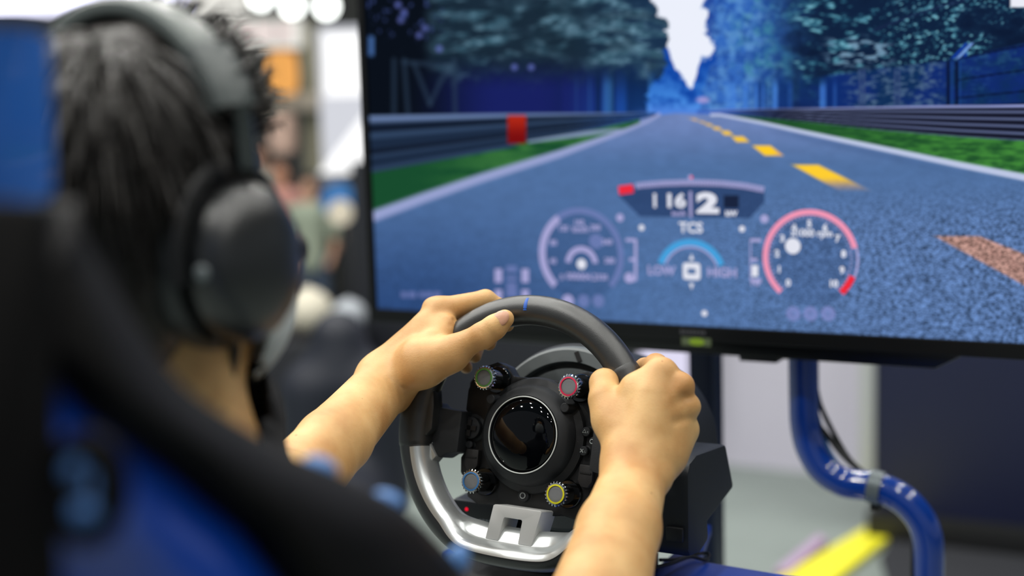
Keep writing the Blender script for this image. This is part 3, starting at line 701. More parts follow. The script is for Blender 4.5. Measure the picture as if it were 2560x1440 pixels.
def band(mb, c, r0, r1, a0, a1, n=48, dh=0.0):
    pts = [(c[0]+r*cos(q), c[1]+r*sin(q)) for r, seq in ((r1, np.linspace(a0, a1, n)), (r0, np.linspace(a0, a1, n))) for q in seq]
    mb.add([np.array([p[0], -(HE+dh), p[1]]) for p in pts], [(i, i+1, n+i+1, n+i) for i in range(n-1)])
hud = []; keyed = {}
def hb(m, key=None):
    if key:
        if key not in keyed: keyed[key] = MB(); hud.append((keyed[key], m, key))
        return keyed[key]
    b = MB(); hud.append((b, m, None)); return b
def seg(mb, p, q, wd, dh=0.0):
    p, q = np.array(p), np.array(q); d = q-p; d /= np.linalg.norm(d); n = np.array([-d[1], d[0]])*wd/2
    flat(mb, [p-n, q-n, q+n, p+n], dh)
TFS = TF
def word(mb, s, at, size, sx=1.0, bold=0.0, dh=0.0003): put_text(mb, s, TFS, at, size, sx, bold, h=HE+dh)
def angle(c, p): return atan2(p[1]-c[1], p[0]-c[0])
# dark head panel with gear and speed
top = [S(1552, 474), S(1600, 463), S(1660, 458), S(1728, 456), S(1800, 458), S(1860, 464), S(1912, 474)]
flat(hb(DRK), [S(1547, 488), S(1600, 541), S(1875, 546), S(1912, 505)] + top[::-1])
tb = hb(LAV, 'rev_bar')
for i in range(len(top)-1):
    p, q = top[i], top[i+1]; n = 10
    for k in range(n):
        a, b = p+(q-p)*k/n, p+(q-p)*(k+.72)/n
        if a[0] < S(1590, 468)[0]: continue
        seg(tb, a, b, .0085, .0002)
seg(hb(RED), S(1548, 476), S(1584, 471), .0125, .0004)
word(hb(WHT), '1', S(1638, 503), .0265, .9, .0010); word(hb(WHT), '16', S(1688, 503), .0265, 1.25, .0010)
word(hb(LAV), 'km/h', S(1698, 534), .0095, 1.1, .0004)
word(hb(WHT), '2', S(1770, 510), .0365, 1.65, .0022); seg(hb(LAV), S(1727, 478), S(1728, 543), .004, .0003)
flat(hb(BLK), [S(1810, 488), S(1848, 488), S(1848, 520), S(1810, 520)], .0003)
word(hb(WHT), 'kW', S(1829, 534), .010, 1.1, .0005)
def dot(mb, p, r, dh=.0003): flat(mb, [(p[0]+r*cos(q), p[1]+r*sin(q)) for q in np.linspace(0, 2*pi, 21)[:-1]], dh)
dot(hb(LAV), S(1727, 443), .0035); dot(hb(RED), S(1730, 443), .002, .0005)
for q in ((1605, 569), (1856, 572), (1762, 783)): dot(hb(WHT), S(*q), .0042)  # last dot is a reflection on the screen, painted as a glowing spot
for q in ((1551, 544), (1912, 547)): dot(hb(LAV), S(*q), .0058)
# centre gauge
word(hb(WHT), 'TCS', S(1728, 570), .020, 1.0, .0006)
cL, cR, cT = S(1646, 655), S(1812, 660), S(1729, 597)
mx_ = (cL[0]+cR[0])/2; hw = (cR[0]-cL[0])/2; sg = cT[1]-(cL[1]+cR[1])/2; rr = (hw*hw+sg*sg)/(2*sg); cc_ = (mx_, cT[1]-rr)
band(hb(CYA), cc_, rr-.0095, rr, angle(cc_, cL), angle(cc_, cR), 40, .0003); band(hb(LAV), cc_, rr-.0125, rr-.0098, angle(cc_, cL)-.05, angle(cc_, cR)+.05, 40, .0001)
word(hb(LAV), 'LOW', S(1654, 677), .018, 1.0, .0006); word(hb(LAV), 'HIGH', S(1806, 682), .018, 1.0, .0006)
q = S(1730, 678)
def rrect(w_, h_, rad_, n=6):
    o_ = []
    for cx_, cy_, a0 in ((w_-rad_, h_-rad_, 0), (-w_+rad_, h_-rad_, pi/2), (-w_+rad_, -h_+rad_, pi), (w_-rad_, -h_+rad_, 1.5*pi)):
        o_ += [(q[0]+cx_+rad_*cos(a0+pi/2*k/n), q[1]+cy_+rad_*sin(a0+pi/2*k/n)) for k in range(n+1)]
    return o_
oo, ii = rrect(.0130, .0118, .004), rrect(.0062, .0040, .0008); b = hb(WHT); nn_ = len(oo)
b.add([np.array([p[0], -(HE+.0004), p[1]]) for p in oo+ii], [(k, (k+1) % nn_, nn_+(k+1) % nn_, nn_+k) for k in range(nn_)])
for yy, s in ((643, 1), (715, -1)):
    p = S(1730, yy); flat(hb(WHT), [(p[0]-.0035, p[1]-s*.004), (p[0]+.0035, p[1]-s*.004), (p[0], p[1]+s*.005)], .0004)
# right rev counter
l_, r__, t_ = S(1908, 645), S(2148, 645), S(2028, 523)
rad = (r__[0]-l_[0])/2; gc = ((r__[0]+l_[0])/2, t_[1]-rad)
a_s = angle(gc, S(1948, 734)); a_p = angle(gc, S(2146, 618)); a_r = angle(gc, S(2142, 695)); a_e = angle(gc, S(2112, 740))
if a_s < 0: a_s += 2*pi
dot(hb(DRK2), gc, rad, -.0003)
band(hb(PNK), gc, rad-.0075, rad, a_s, a_p, 60, .0003); band(hb(LAV), gc, rad-.003, rad, a_p, a_r, 20, .0002); band(hb(RED), gc, rad-.009, rad, a_r, a_e, 20, .0003)
for k in range(11):
    q = a_s+(a_e-a_s)*k/10; word(hb(WHT), str(k), (gc[0]+(rad-.020)*cos(q), gc[1]+(rad-.020)*sin(q)), .0125, 1.0, .0006)
for k in range(51):
    q = a_s+(a_e-a_s)*k/50; L_ = .0065 if k % 5 == 0 else .004
    seg(hb(LAV, 'tick_marks'), (gc[0]+(rad-.008)*cos(q), gc[1]+(rad-.008)*sin(q)), (gc[0]+(rad-.008-L_)*cos(q), gc[1]+(rad-.008-L_)*sin(q)), .0012, .0004)
word(hb(WHT), 'x1000 rpm', S(2030, 583), .0135, .95, .0004)
p = S(1983, 615); dot(hb(WHT), p, .0108)
for x in (1984, 2027, 2071): band(hb(DIM), S(x, 784), .0042, .0100, 0, 2*pi, 24); dot(hb(DIM), S(x, 784), .0100, .0001)
for s, x in ((1, 1877), (-1, 1590)):
    b = hb(LAV, 'scale_bracket%d' % s); p0, p1 = S(x, 598), S(x, 700); seg(b, p0, p1, .0016 if s > 0 else .0045)
    for yy, ln in ((600, .0155), (649, .010), (700, .0155)): p = S(x, yy); seg(b, p, (p[0]+s*ln, p[1]), .0045, .0002)
flat(hb(WHT), [S(1880, 663), S(1896, 663), S(1896, 691), S(1880, 691)], .0003); word(hb(LAV), 'NF', S(1891, 707), .012, 1, .0004); dot(hb(LAV), S(1574, 694), .0075)
# left speed gauge
l_, r__, t_ = S(1348, 622), S(1560, 622), S(1455, 519)
rad = (r__[0]-l_[0])/2; gc = ((r__[0]+l_[0])/2, t_[1]-rad)
a_s = angle(gc, S(1389, 713)); a_m = angle(gc, S(1396, 542)); a_e = angle(gc, S(1527, 714))
if a_s < 0: a_s += 2*pi
dot(hb(DRK2), gc, rad, -.0003)
band(hb(LAV), gc, rad-.0115, rad, a_s, a_m, 40, .0003); band(hb(DIM), gc, rad-.009, rad, a_m, a_e, 50, .0002)
for k in range(9):
    q = a_s+(a_e-a_s)*k/8; word(hb(LAV), str(k*40), (gc[0]+(rad-.022)*cos(q), gc[1]+(rad-.022)*sin(q)), .011, 1.0, .0004)
word(hb(LAV), 'km/h', S(1452, 573), .013, 1, .0004)
p = S(1455, 660); band(hb(LAV), p, .018, .0265, radians(5), radians(175), 30); dot(hb(WHT), p, .0075)
dot(hb(DIM), S(1491, 603), .011); word(hb(LAV), '000004.2', S(1455, 692), .0135, 1.0, .0004)
# tyre widget and lap text, row of small icons
for x in (1247, 1314):
    for y0, y1 in ((672, 706), (724, 756)): flat(hb(LAV), [S(x-9, y0), S(x+9, y0), S(x+9, y1), S(x-9, y1)])
for y0, y1 in ((664, 680), (690, 700), (706, 742)): flat(hb(DIM), [S(1268, y0), S(1292, y0), S(1294, y1), S(1266, y1)])
for x0, x1 in ((1004, 1018), (1022, 1041), (1050, 1063), (1066, 1082), (1086, 1102)): flat(hb(DIM, 'lap_text'), [S(x0, 729), S(x1, 730), S(x1, 744), S(x0, 743)])
for x in (1421, 1460, 1497): dot(hb(DIM if x > 1430 else LAV), S(x, 752), .0095)
NAMES_ = {'hud_white': 'white', 'hud_lavender': 'lavender', 'hud_dim': 'faint blue', 'hud_pink': 'pink', 'hud_red': 'red', 'hud_blue': 'light blue', 'hud_dark': 'dark translucent', 'hud_dark_disc': 'dark gauge', 'hud_black': 'black'}
for b, mt, key in hud:
    o = b.build('screen_graphic', mt, tv, smooth=False)
    if key: o['kind'] = 'stuff'
# ================================================================== THE DRIVER
def skin_material():
    m = mat('skin', (224, 182, 132), .48, sss=.22, spec=.4)
    nt = m.node_tree; b = nt.nodes['Principled BSDF']; tc = [n for n in nt.nodes if n.type == 'TEX_COORD'][0]
    n = nt.nodes.new('ShaderNodeTexNoise'); n.inputs['Scale'].default_value = 22; n.inputs['Detail'].default_value = 6
    nt.links.new(tc.outputs['Object'], n.inputs['Vector'])
    r = nt.nodes.new('ShaderNodeValToRGB'); e = r.color_ramp.elements
    e[0].position = .3; e[0].color = L4((198, 147, 91)); e[1].position = .68; e[1].color = L4((228, 186, 127))
    nt.links.new(n.outputs[0], r.inputs[0])
    # small moles
    vo = nt.nodes.new('ShaderNodeTexVoronoi'); vo.inputs['Scale'].default_value = 34; nt.links.new(tc.outputs['Object'], vo.inputs['Vector'])
    mr = nt.nodes.new('ShaderNodeMapRange'); mr.inputs[1].default_value = .035; mr.inputs[2].default_value = .06; nt.links.new(vo.outputs['Distance'], mr.inputs[0])
    mx = nt.nodes.new('ShaderNodeMix'); mx.data_type = 'RGBA'; mx.inputs[6].default_value = L4((160, 110, 70)); nt.links.new(mr.outputs[0], mx.inputs[0]); nt.links.new(r.outputs[0], mx.inputs[7])
    nt.links.new(mx.outputs[2], b.inputs['Base Color'])
    n2 = nt.nodes.new('ShaderNodeTexNoise'); n2.inputs['Scale'].default_value = 420; n2.inputs['Detail'].default_value = 4; nt.links.new(tc.outputs['Object'], n2.inputs['Vector'])
    v2 = nt.nodes.new('ShaderNodeTexVoronoi'); v2.inputs['Scale'].default_value = 620; nt.links.new(tc.outputs['Object'], v2.inputs['Vector'])
    ad = nt.nodes.new('ShaderNodeMath'); ad.operation = 'ADD'; nt.links.new(n2.outputs[0], ad.inputs[0]); nt.links.new(v2.outputs['Distance'], ad.inputs[1])
    bm = nt.nodes.new('ShaderNodeBump'); bm.inputs['Strength'].default_value = .10; bm.inputs['Distance'].default_value = .0012
    nt.links.new(ad.outputs[0], bm.inputs['Height']); nt.links.new(bm.outputs[0], b.inputs['Normal'])
    return m
SKIN = skin_material()
person = thing('person', 'driver seen from behind wearing headphones, both hands on the wheel', 'person', (0, -.6, .7))

def creases(p, d, lst):
    for a, b, wd, dp in lst:
        d = d + dp*np.exp(-(cap(p, a, b, 0, 0)/wd)**2)
    return d
def chain(p, pts, rs, k):
    d = None
    for i in range(len(pts)-1):
        c = cap(p, pts[i], pts[i+1], rs[i], rs[i+1]); d = c if d is None else smin(d, c, k)
    return d
# ---- left hand and forearm
LW1, LW2 = H(950, 940, .034), H(985, 972, .018)
LE = P(715, 1220, 1.36)
l_im, l_mm, l_rm, l_pm = H(1100, 776, -.001), H(1084, 797, -.023), H(1086, 826, -.042), H(1098, 856, -.058)
def left_arm(p):
    pm = cap(p, LW1, l_im, .0205, .0150)
    pm = smin(pm, cap(p, LW1, l_mm, .0205, .0145), .012)
    pm = smin(pm, cap(p, LW2, l_rm, .0205, .0135), .012)
    pm = smin(pm, cap(p, LW2, l_pm, .0200, .0120), .012)
    pm = smin(pm, cap(p, H(1030, 908, .022), H(1082, 828, .012), .0240, .0170), .014)
    pm = smin(pm, cap(p, H(1010, 935, .030), H(1055, 908, .034), .0220, .0265), .012)       # thenar
    pm = smin(pm, cap(p, H(1055, 908, .034), H(1128, 888, .035), .0265, .0190), .010)
    pm = smin(pm, cap(p, H(1095, 850, .022), H(1118, 812, .010), .0150, .0120), .010)        # web
    pm = smin(pm, sph(p, H(1078, 766, .000), .0095), .008)                                   # knuckle
    fa = cap(p, LW1, P(812, 1098, 1.44), .0215, .0272)
    fa = smin(fa, cap(p, P(812, 1098, 1.44), LE, .0272, .0345), .01)
    fb = cap(p, LW2, P(858, 1104, 1.46), .0205, .0290); fb = smin(fb, cap(p, P(858, 1104, 1.46), P(768, 1208, 1.40), .0290, .0330), .01)
    pm = smin(pm, smin(fa, fb, .02), .018)
    th = chain(p, [H(1118, 885, .035), H(1206, 838, .0325), H(1236, 818, .0300), H(1262, 797, .0270)], [.0175, .0128, .0125, .0100], .006)
    th = smin(th, sph(p, H(1208, 840, .0330), .0136), .004)
    fi = chain(p, [l_im, H(1214, 750, -.014), H(1250, 770, -.027), H(1268, 812, -.024)], [.0142, .0112, .0098, .0078], .004)
    fm = chain(p, [l_mm, H(1180, 768, -.040), H(1232, 812, -.044), H(1222, 858, -.024)], [.0140, .0115, .0100, .0082], .004)
    fr = chain(p, [l_rm, H(1140, 800, -.062), H(1196, 850, -.062), H(1186, 890, -.040)], [.0130, .0110, .0096, .0080], .004)
    fp = chain(p, [l_pm, H(1112, 850, -.078), H(1152, 885, -.075), H(1165, 918, -.055)], [.0115, .0098, .0086, .0074], .004)
    fg = np.minimum(np.minimum(fi, fm), np.minimum(fr, fp))
    d = smin(pm, fg, .007); d = smin(d, th, .010)
    d = creases(p, d, [(H(1216, 768, .000), H(1218, 752, .002), .0018, .0016), (H(1136, 800, .012), H(1158, 780, .010), .0024, .0032), (H(1128, 812, .020), H(1150, 802, .018), .0022, .0028),
                       (H(1196, 818, .048), H(1212, 858, .048), .0016, .0016), (H(1206, 814, .048), H(1222, 852, .048), .0016, .0015), (H(1124, 838, .03), H(1150, 826, .024), .0018, .0022), (H(940, 932, .056), H(974, 950, .058), .0026, .0010), (H(974, 950, .058), H(1006, 968, .048), .0026, .0010)])
    return d
# ---- right hand and forearm
RW1, RW2 = H(1572, 1165, .058), H(1618, 1172, .050)
RE = P(1420, 1655, 1.17)
r_im, r_mm, r_rm, r_pm = H(1655, 934, .031), H(1698, 968, .028), H(1716, 1017, .021), H(1709, 1072, .013)
def right_arm(p):
    pm = cap(p, RW1, r_im, .0215, .0155)
    pm = smin(pm, cap(p, RW1, r_mm, .0215, .0130), .012)
    pm = smin(pm, cap(p, RW2, r_rm, .0215, .0118), .012)
    pm = smin(pm, cap(p, RW2, r_pm, .0205, .0125), .012)
    pm = smin(pm, cap(p, H(1610, 1120, .050), H(1625, 990, .042), .0240, .0180), .014)
    pm = smin(pm, cap(p, H(1668, 1140, .030), H(1690, 1090, .014), .0200, .0180), .014)      # hypothenar
    pm = smin(pm, cap(p, H(1565, 1120, .050), H(1532, 1045, .040), .0230, .0200), .012)      # thenar
    pm = smin(pm, cap(p, H(1560, 1060, .042), H(1590, 975, .036), .0200, .0150), .012)       # web
    pm = smin(pm, cap(p, H(1590, 975, .036), H(1640, 945, .034), .0150, .0150), .010)
    pm = smin(pm, sph(p, H(1710, 960, .030), .0088), .007)
    pm = smin(pm, sph(p, H(1728, 1016, .022), .0082), .006)
    pm = smin(pm, sph(p, H(1720, 1072, .013), .0088), .007)
    m1, m2 = P(1528, 1320, 1.315), P(1574, 1325, 1.32)
    fa = smin(cap(p, RW1, m1, .0225, .0300), cap(p, m1, RE, .0300, .0400), .012)
    fb = smin(cap(p, RW2, m2, .0210, .0270), cap(p, m2, P(1510, 1640, 1.20), .0270, .0330), .012)
    pm = smin(pm, smin(fa, fb, .02), .018)
    pm = smin(pm, sph(p, H(1643, 1192, .058), .0120), .010)                                  # ulna head
    th = chain(p, [H(1530, 1050, .038), H(1514, 1000, .034), H(1510, 958, .022), H(1524, 948, .000), H(1545, 960, -.016)], [.0190, .0160, .0135, .0120, .0095], .008)
    fi = chain(p, [r_im, H(1640, 914, -.002), H(1612, 920, -.027), H(1580, 940, -.026)], [.0148, .0118, .0100, .0082], .005)
    fm = chain(p, [r_mm, H(1684, 950, -.016), H(1640, 968, -.036), H(1598, 985, -.028)], [.0132, .0110, .0100, .0082], .004)
    fr = chain(p, [r_rm, H(1700, 1008, -.022), H(1655, 1022, -.040), H(1610, 1035, -.028)], [.0120, .0104, .0095, .0080], .004)
    fp = chain(p, [r_pm, H(1695, 1064, -.022), H(1655, 1075, -.036), H(1615, 1080, -.026)], [.0115, .0096, .0086, .0072], .004)
    fg = np.minimum(np.minimum(fi, fm), np.minimum(fr, fp))
    d = smin(pm, fg, .006); d = smin(d, th, .010)
    # valleys between knuckles, tendons
    d = creases(p, d, [(H(1712, 992, .036), H(1690, 1010, .050), .0045, .0022), (H(1720, 1044, .028), H(1690, 1055, .046), .0045, .0018), (H(1690, 950, .046), H(1668, 985, .058), .0050, .0016),
                       (H(1545, 955, .050), H(1536, 975, .058), .0035, .0025)])
    return d
def bounds(pts, m=.05):
    a = np.array(pts); return a.min(0)-m, a.max(0)+m
# head, neck, torso
HC = np.array([0, -.553, 1.442])
SR, SL = np.array([.175, -.53, 1.10]), np.array([-.175, -.53, 1.12])
def body(p):
    hd = ell(p, HC+[0, -.012, .012], (.074, .092, .092))
    hd = smin(hd, ell(p, HC+[0, .040, -.045], (.058, .055, .082)), .03)
    hd = smin(hd, ell(p, HC+[0, .060, -.105], (.036, .036, .028)), .025)      # chin
    hd = smin(hd, cap(p, HC+[0, .098, .01], HC+[0, .112, -.028], .008, .014), .01)   # nose
    hd = smin(hd, cap(p, HC+[-.018, .092, -.066], HC+[.018, .092, -.066], .007, .007), .006)
    for s in (-1, 1):
        hd = smin(hd, ell(p, HC+[s*.076, .0, -.03], (.010, .018, .030)), .006)
        hd = np.maximum(hd, -ell(p, HC+[s*.030, .101, .004], (.013, .010, .008)))
        hd = np.minimum(hd, ell(p, HC+[s*.030, .090, .004], (.012, .012, .010)))
    nk = smin(cap(p, [0, -.548, 1.39], [0, -.555, 1.20], .056, .060), cap(p, [0, -.525, 1.38], [0, -.52, 1.20], .045, .05), .02)
    d = smin(hd, nk, .02)
    to = cap(p, [-.11, -.54, 1.14], [.11, -.54, 1.14], .075, .075)
    to = smin(to, cap(p, [0, -.545, 1.12], [0, -.58, .80], .13, .14), .06)
    to = smin(to, cap(p, [0, -.54, 1.24], SR, .05, .058), .04); to = smin(to, cap(p, [0, -.54, 1.24], SL, .05, .058), .04)
    d = smin(d, to, .03)
    d = smin(d, cap(p, SR, RE, .050, .040), .02); d = smin(d, cap(p, SL, LE, .050, .038), .02)
    return d
HL = []
lo, hi = bounds([LE, LW1, l_im, l_pm, H(1270, 800, -.05), H(1270, 800, .04), P(768, 1208, 1.40)], .045)
HL.append(sdf_mesh(left_arm, lo, hi, .0019, 'left_arm', None, 'mesh', margin=.012))
lo, hi = bounds([RE, RW1, r_im, r_pm, H(1500, 900, .05), H(1750, 1100, -.06), P(1510, 1640, 1.2)], .045)
HL.append(sdf_mesh(right_arm, lo, hi, .0019, 'right_arm', None, 'mesh', margin=.012))
HL.append(sdf_mesh(body, (-.45, -.78, .62), (.45, .0, 1.66), .0060, 'trunk', None, 'mesh', margin=.03))
join_meshes('body', HL, SKIN, person)
# thumbnail of the left hand
na = H(1262, 797, .0270); nb_ = H(1236, 818, .0300); td = na-nb_; td /= np.linalg.norm(td)
cd = CAM-na; cd /= np.linalg.norm(cd); nn = cd*.90 + wV*.38 + -.1*wU; nn = nn-td*(nn@td); nn /= np.linalg.norm(nn); sd = np.cross(td, nn)
MB().ball(na+td*-.0030+nn*.0080, (.0108, .0084, .0036), 20, 12, axes=np.array([td, sd, nn])).build('fingernail', mat('nail', (222, 170, 142), .3, sss=.2), person, label='pink thumbnail of the left hand')

# black shirt over the trunk
SHIRT = mat('black_shirt', (20, 21, 24), .85, bump=.2, bscale=500)
def shirt(p):
    to = cap(p, [-.11, -.54, 1.14], [.11, -.54, 1.14], .083, .083)
    to = smin(to, cap(p, [0, -.545, 1.12], [0, -.58, .80], .14, .15), .06)
    to = smin(to, cap(p, [0, -.54, 1.235], SR, .055, .068), .04); to = smin(to, cap(p, [0, -.54, 1.235], SL, .055, .068), .04)
    to = smin(to, cap(p, SR, SR+(RE-SR)*.62, .062, .060), .02); to = smin(to, cap(p, SL, SL+(LE-SL)*.62, .062, .058), .02)
    to = smin(to, cap(p, [0, -.50, 1.27], [0, -.52, 1.2], .062, .07), .02)
    return np.maximum(to, -cap(p, [0, -.530, 1.42], [0, -.515, 1.24], .062, .062))
sdf_mesh(shirt, (-.45, -.80, .60), (.45, .0, 1.45), .0070, 'shirt', SHIRT, person, margin=.03)
# collar flap seen right of the neck
cf_ = [P(500, 1002, 1.03), P(592, 935, 1.06), P(640, 1080, 1.06), P(640, 1160, 1.04), P(520, 1120, 1.0)]
b = MB(); off = (CAM-cf_[0])/np.linalg.norm(CAM-cf_[0])*-.012
b.add(cf_ + [q+off for q in cf_], [(0, 1, 2, 3, 4), (9, 8, 7, 6, 5)] + [(i, (i+1) % 5, 5+(i+1) % 5, 5+i) for i in range(5)])
b.build('collar', SHIRT, person, bevel=.003)
# face mask
def mask(p):
    o = ell(p, HC+[0, .052, -.074], (.074, .080, .080)); i = ell(p, HC+[0, .047, -.074], (.069, .076, .085))
    d = np.maximum(o, -i); return np.maximum(d, -(p[:, 1]-(HC[1]+.052)))
sdf_mesh(mask, HC+[-.1, .0, -.17], HC+[.1, .16, .03], .0035, 'face_mask', mat('mask_white', (214, 222, 222), .8), person, margin=.02)
# hair
HAIR = mat('dark_hair', (30, 26, 22), .40, noise=.3, nscale=60, bump=.5, bscale=260)
def hair(p):
    d = ell(p, HC+[0, -.014, .016], (.085, .101, .099))
    d = smin(d, ell(p, HC+[0, -.050, -.050], (.074, .064, .080)), .03)
    d = smin(d, ell(p, HC+[.0, .030, .088], (.070, .060, .044)), .03)
    for k in range(26):
        a = k*2.399; z = .95-k*.036; r = (1-z*z)**.5 if z < 1 else 0
        c = HC+np.array([.084*r*cos(a), -.014+.098*r*sin(a), .016+.096*z])
        d = smin(d, sph(p, c, .010+.004*sin(k*3.1)), .02)
    face = ell(p, HC+[0, .115, -.050], (.068, .085, .100)); neck = cap(p, HC+[0, .02, -.15], HC+[0, .04, -.10], .055, .05)
    d = np.maximum(d, -(face-.0)); d = np.maximum(d, -(neck-.0))
    return np.maximum(d, -(p[:, 2]-(HC[2]-.118)))
sdf_mesh(hair, HC-.17, HC+.18, .0040, 'hair', HAIR, person, margin=.02)
rnd = random.Random(4); b = MB()
for k in range(1700):
    z = rnd.uniform(-.35, 1); a = rnd.uniform(0, 2*pi); r = (1-z*z)**.5
    n_ = np.array([r*cos(a), r*sin(a), z])
    if n_[1] > .55 and z < .25: continue
    root = HC+[0, -.014, .016]+n_*np.array([.084, .100, .098])
    down = np.array([n_[0]*.7, n_[1]*.5+.25*(n_[1] > 0), -1.0]); down -= n_*(down@n_); down /= np.linalg.norm(down)+1e-6
    L_ = rnd.uniform(.04, .07); lift = rnd.uniform(.001, .005)
    if n_[1] > .15 and z > .25: down = np.array([n_[0]*.6+rnd.uniform(-.25, .25), .25, .55]); L_ *= .62 if n_[1] < .5 else .34; lift = rnd.uniform(.006, .022); down /= np.linalg.norm(down)
    jit = np.array([rnd.gauss(0, .16), rnd.gauss(0, .16), rnd.gauss(0, .12)]); d1 = down+jit*.5
    pts = [root-n_*.004, root+n_*lift*.6+d1*L_*.4, root+n_*lift*.8+d1*L_*.75-Z3*.004, root+n_*lift*.6+(d1+jit*.3)*L_-Z3*.010]
    b.tube(pts, [.0018, .0020, .0014, .0003], n=4, up=n_)
o = b.build('hair_strands', HAIR, person, auto=180); o['kind'] = 'stuff'

# ================================================================== HEADPHONES
hp = thing('headphones', 'black over-ear headphones worn over the dark hair of the driver', 'headphones', tuple(HC))
LEATH = mat('headband_leather', (112, 120, 118), .36, bump=.1, bscale=400)
HY = -.550
band_pts = [(.0955*cos(q), HY-.004, 1.470+.107*sin(q)) for q in np.linspace(radians(18), radians(162), 15)]
bp_ = spline(band_pts, 6); ups = [np.array([q[0], 0, q[2]-1.47]) for q in bp_]
nb2 = len(bp_)
MB().tube(bp_[6:-6], .0190, .0075, up=ups[6:-6], n=18, power=3.2).build('headband', LEATH, hp)
MB().tube([q-0.007*np.array(u)/np.linalg.norm(u) for q, u in zip(bp_[10:-10], ups[10:-10])], .0125, .0050, up=ups[10:-10], n=12).build('headband_pad', mat('pad_black', (20, 20, 22), .8), hp)
for s in (1, -1):
    sl_ = bp_[:16] if s > 0 else bp_[::-1][:16]; su = ups[:16] if s > 0 else ups[::-1][:16]
    MB().tube(sl_[1:], .0215, .0100, up=su[1:], n=16, power=4).build('slider_housing', mat('slider_grey', (92, 99, 99), .35), hp, bevel=0)
    cc = np.array([s*.098, HY-.015, 1.404])
    ax = (cc, Y3, Z3, X3*s)
    cu = MB()
    def oval(r, h, ky=1.0): return [cc + Y3*r*.95*ky*cos(q) + Z3*r*1.07*sin(q) + X3*s*h for q in [2*pi*i/48 for i in range(48)]]
    rows = [oval(.030, -.034), oval(.049, -.035), oval(.056, -.029), oval(.057, -.019), oval(.053, -.010)]
    v = [q for rw in rows for q in rw]; f = [(k*48+i, k*48+(i+1) % 48, (k+1)*48+(i+1) % 48, (k+1)*48+i) for k in range(4) for i in range(48)]
    MB().add(v, f).build('ear_cushion', mat('cushion_leather', (44, 48, 49), .40), hp)
    rows = [oval(.046, -.012), oval(.0495, -.004), oval(.0505, .006), oval(.0475, .016), oval(.040, .024), oval(.027, .029), oval(.011, .031)]
    v = [q for rw in rows for q in rw]; f = [(k*48+i, k*48+(i+1) % 48, (k+1)*48+(i+1) % 48, (k+1)*48+i) for k in range(6) for i in range(48)] + [tuple(6*48+i for i in range(48))]
    shell = MB().add(v, f).build('ear_cup', mat('cup_black', (20, 23, 26), .36, spec=1.0, bump=.05, bscale=300), hp, auto=80)
    MB().ball(cc+X3*s*.018+Y3*.040+Z3*.004, (.007, .010, .011), 14, 8).build('volume_dial', PLAST, shell)
    MB().ball(cc+X3*s*.008-Y3*.046-Z3*.002, (.006, .004, .006), 12, 8).build('cup_button', mat('button_grey', (120, 128, 130), .4), shell)
    yk = [np.array([s*.094, HY, 1.510]), np.array([s*.100, HY-.004, 1.488]), np.array([s*.107, HY-.010, 1.464])]
    MB().tube(spline(yk, 5), .0085, .0050, up=X3, n=12).build('yoke_stem', mat('yoke_metal', (58, 66, 66), .3, .5), hp)
    yk = [cc+X3*s*(-.004)+Y3*.0545*cos(q)+Z3*.0635*sin(q) for q in np.linspace(radians(-8), radians(188), 26)]
    MB().tube(yk, .0070, .0050, up=X3, n=10).build('yoke', PLAST, hp)
for a, b_ in ((P(462, 815, .985), P(432, 960, .99)), (P(590, 815, 1.0), P(574, 945, 1.02))):
    MB().tube(spline([a, (a+b_)/2+np.array([0, 0.002, 0]), b_], 5), .0042, n=10).build('cord', PLAST, hp)

# ================================================================== RACING SEAT
seat = thing('racing_chair', 'blue and black racing bucket seat in front of the camera, seen from behind', 'racing seat', (0, -.75, .5))
SEATB = mat('seat_black', (6, 6, 7), .6, bump=.15, bscale=300, spec=.12)
LIP = mat('seat_lip_highlight', (40, 46, 46), .5, bump=.1, bscale=300)  # paler than the seat black: highlight along the lip put into its colour
SBLUE = mat('seat_blue', (14, 66, 172), .2, coat=.8)
A_ = [(120, 440, .655), (142, 545, .66), (205, 660, .67), (300, 805, .69), (375, 905, .71), (455, 985, .73), (570, 1060, .76), (700, 1130, .79), (850, 1192, .83), (1000, 1262, .87), (1090, 1345, .90), (1165, 1450, .92), (1215, 1580, .93)]
B_ = [(60, 780, .62), (110, 860, .62), (155, 945, .62), (210, 1020, .625), (280, 1072, .64), (360, 1125, .66), (440, 1180, .68), (520, 1245, .70), (610, 1315, .72), (660, 1380, .73), (705, 1440, .74), (750, 1510, .75), (790, 1600, .76)]
A_ = spline([P(q[0]-40, q[1]+72, q[2]) for q in A_], 5); B_ = spline([P(*q) for q in B_], 5); nA = len(A_)
MB().tube(A_, [.010+.004*min(1, i/20) for i in range(nA)], up=Z3, n=18).build('bolster_lip', LIP, seat)
v = []; f = []; KR = 8
cdir = lambda q: (CAM-q)/np.linalg.norm(CAM-q)
for i in range(nA):
    for k in range(KR+1):
        t = k/KR; q = A_[i]*(1-t)+B_[i]*t; q = q + cdir(q)*.014*sin(pi*t); v.append(q)
for i in range(nA-1):
    for k in range(KR): a = i*(KR+1)+k; f.append((a, a+1, a+KR+2, a+KR+1))
o = MB().add(v, f).build('side_bolster', SEATB, seat); sm_ = o.modifiers.new('thickness', 'SOLIDIFY'); sm_.thickness = .02; sm_.offset = -1
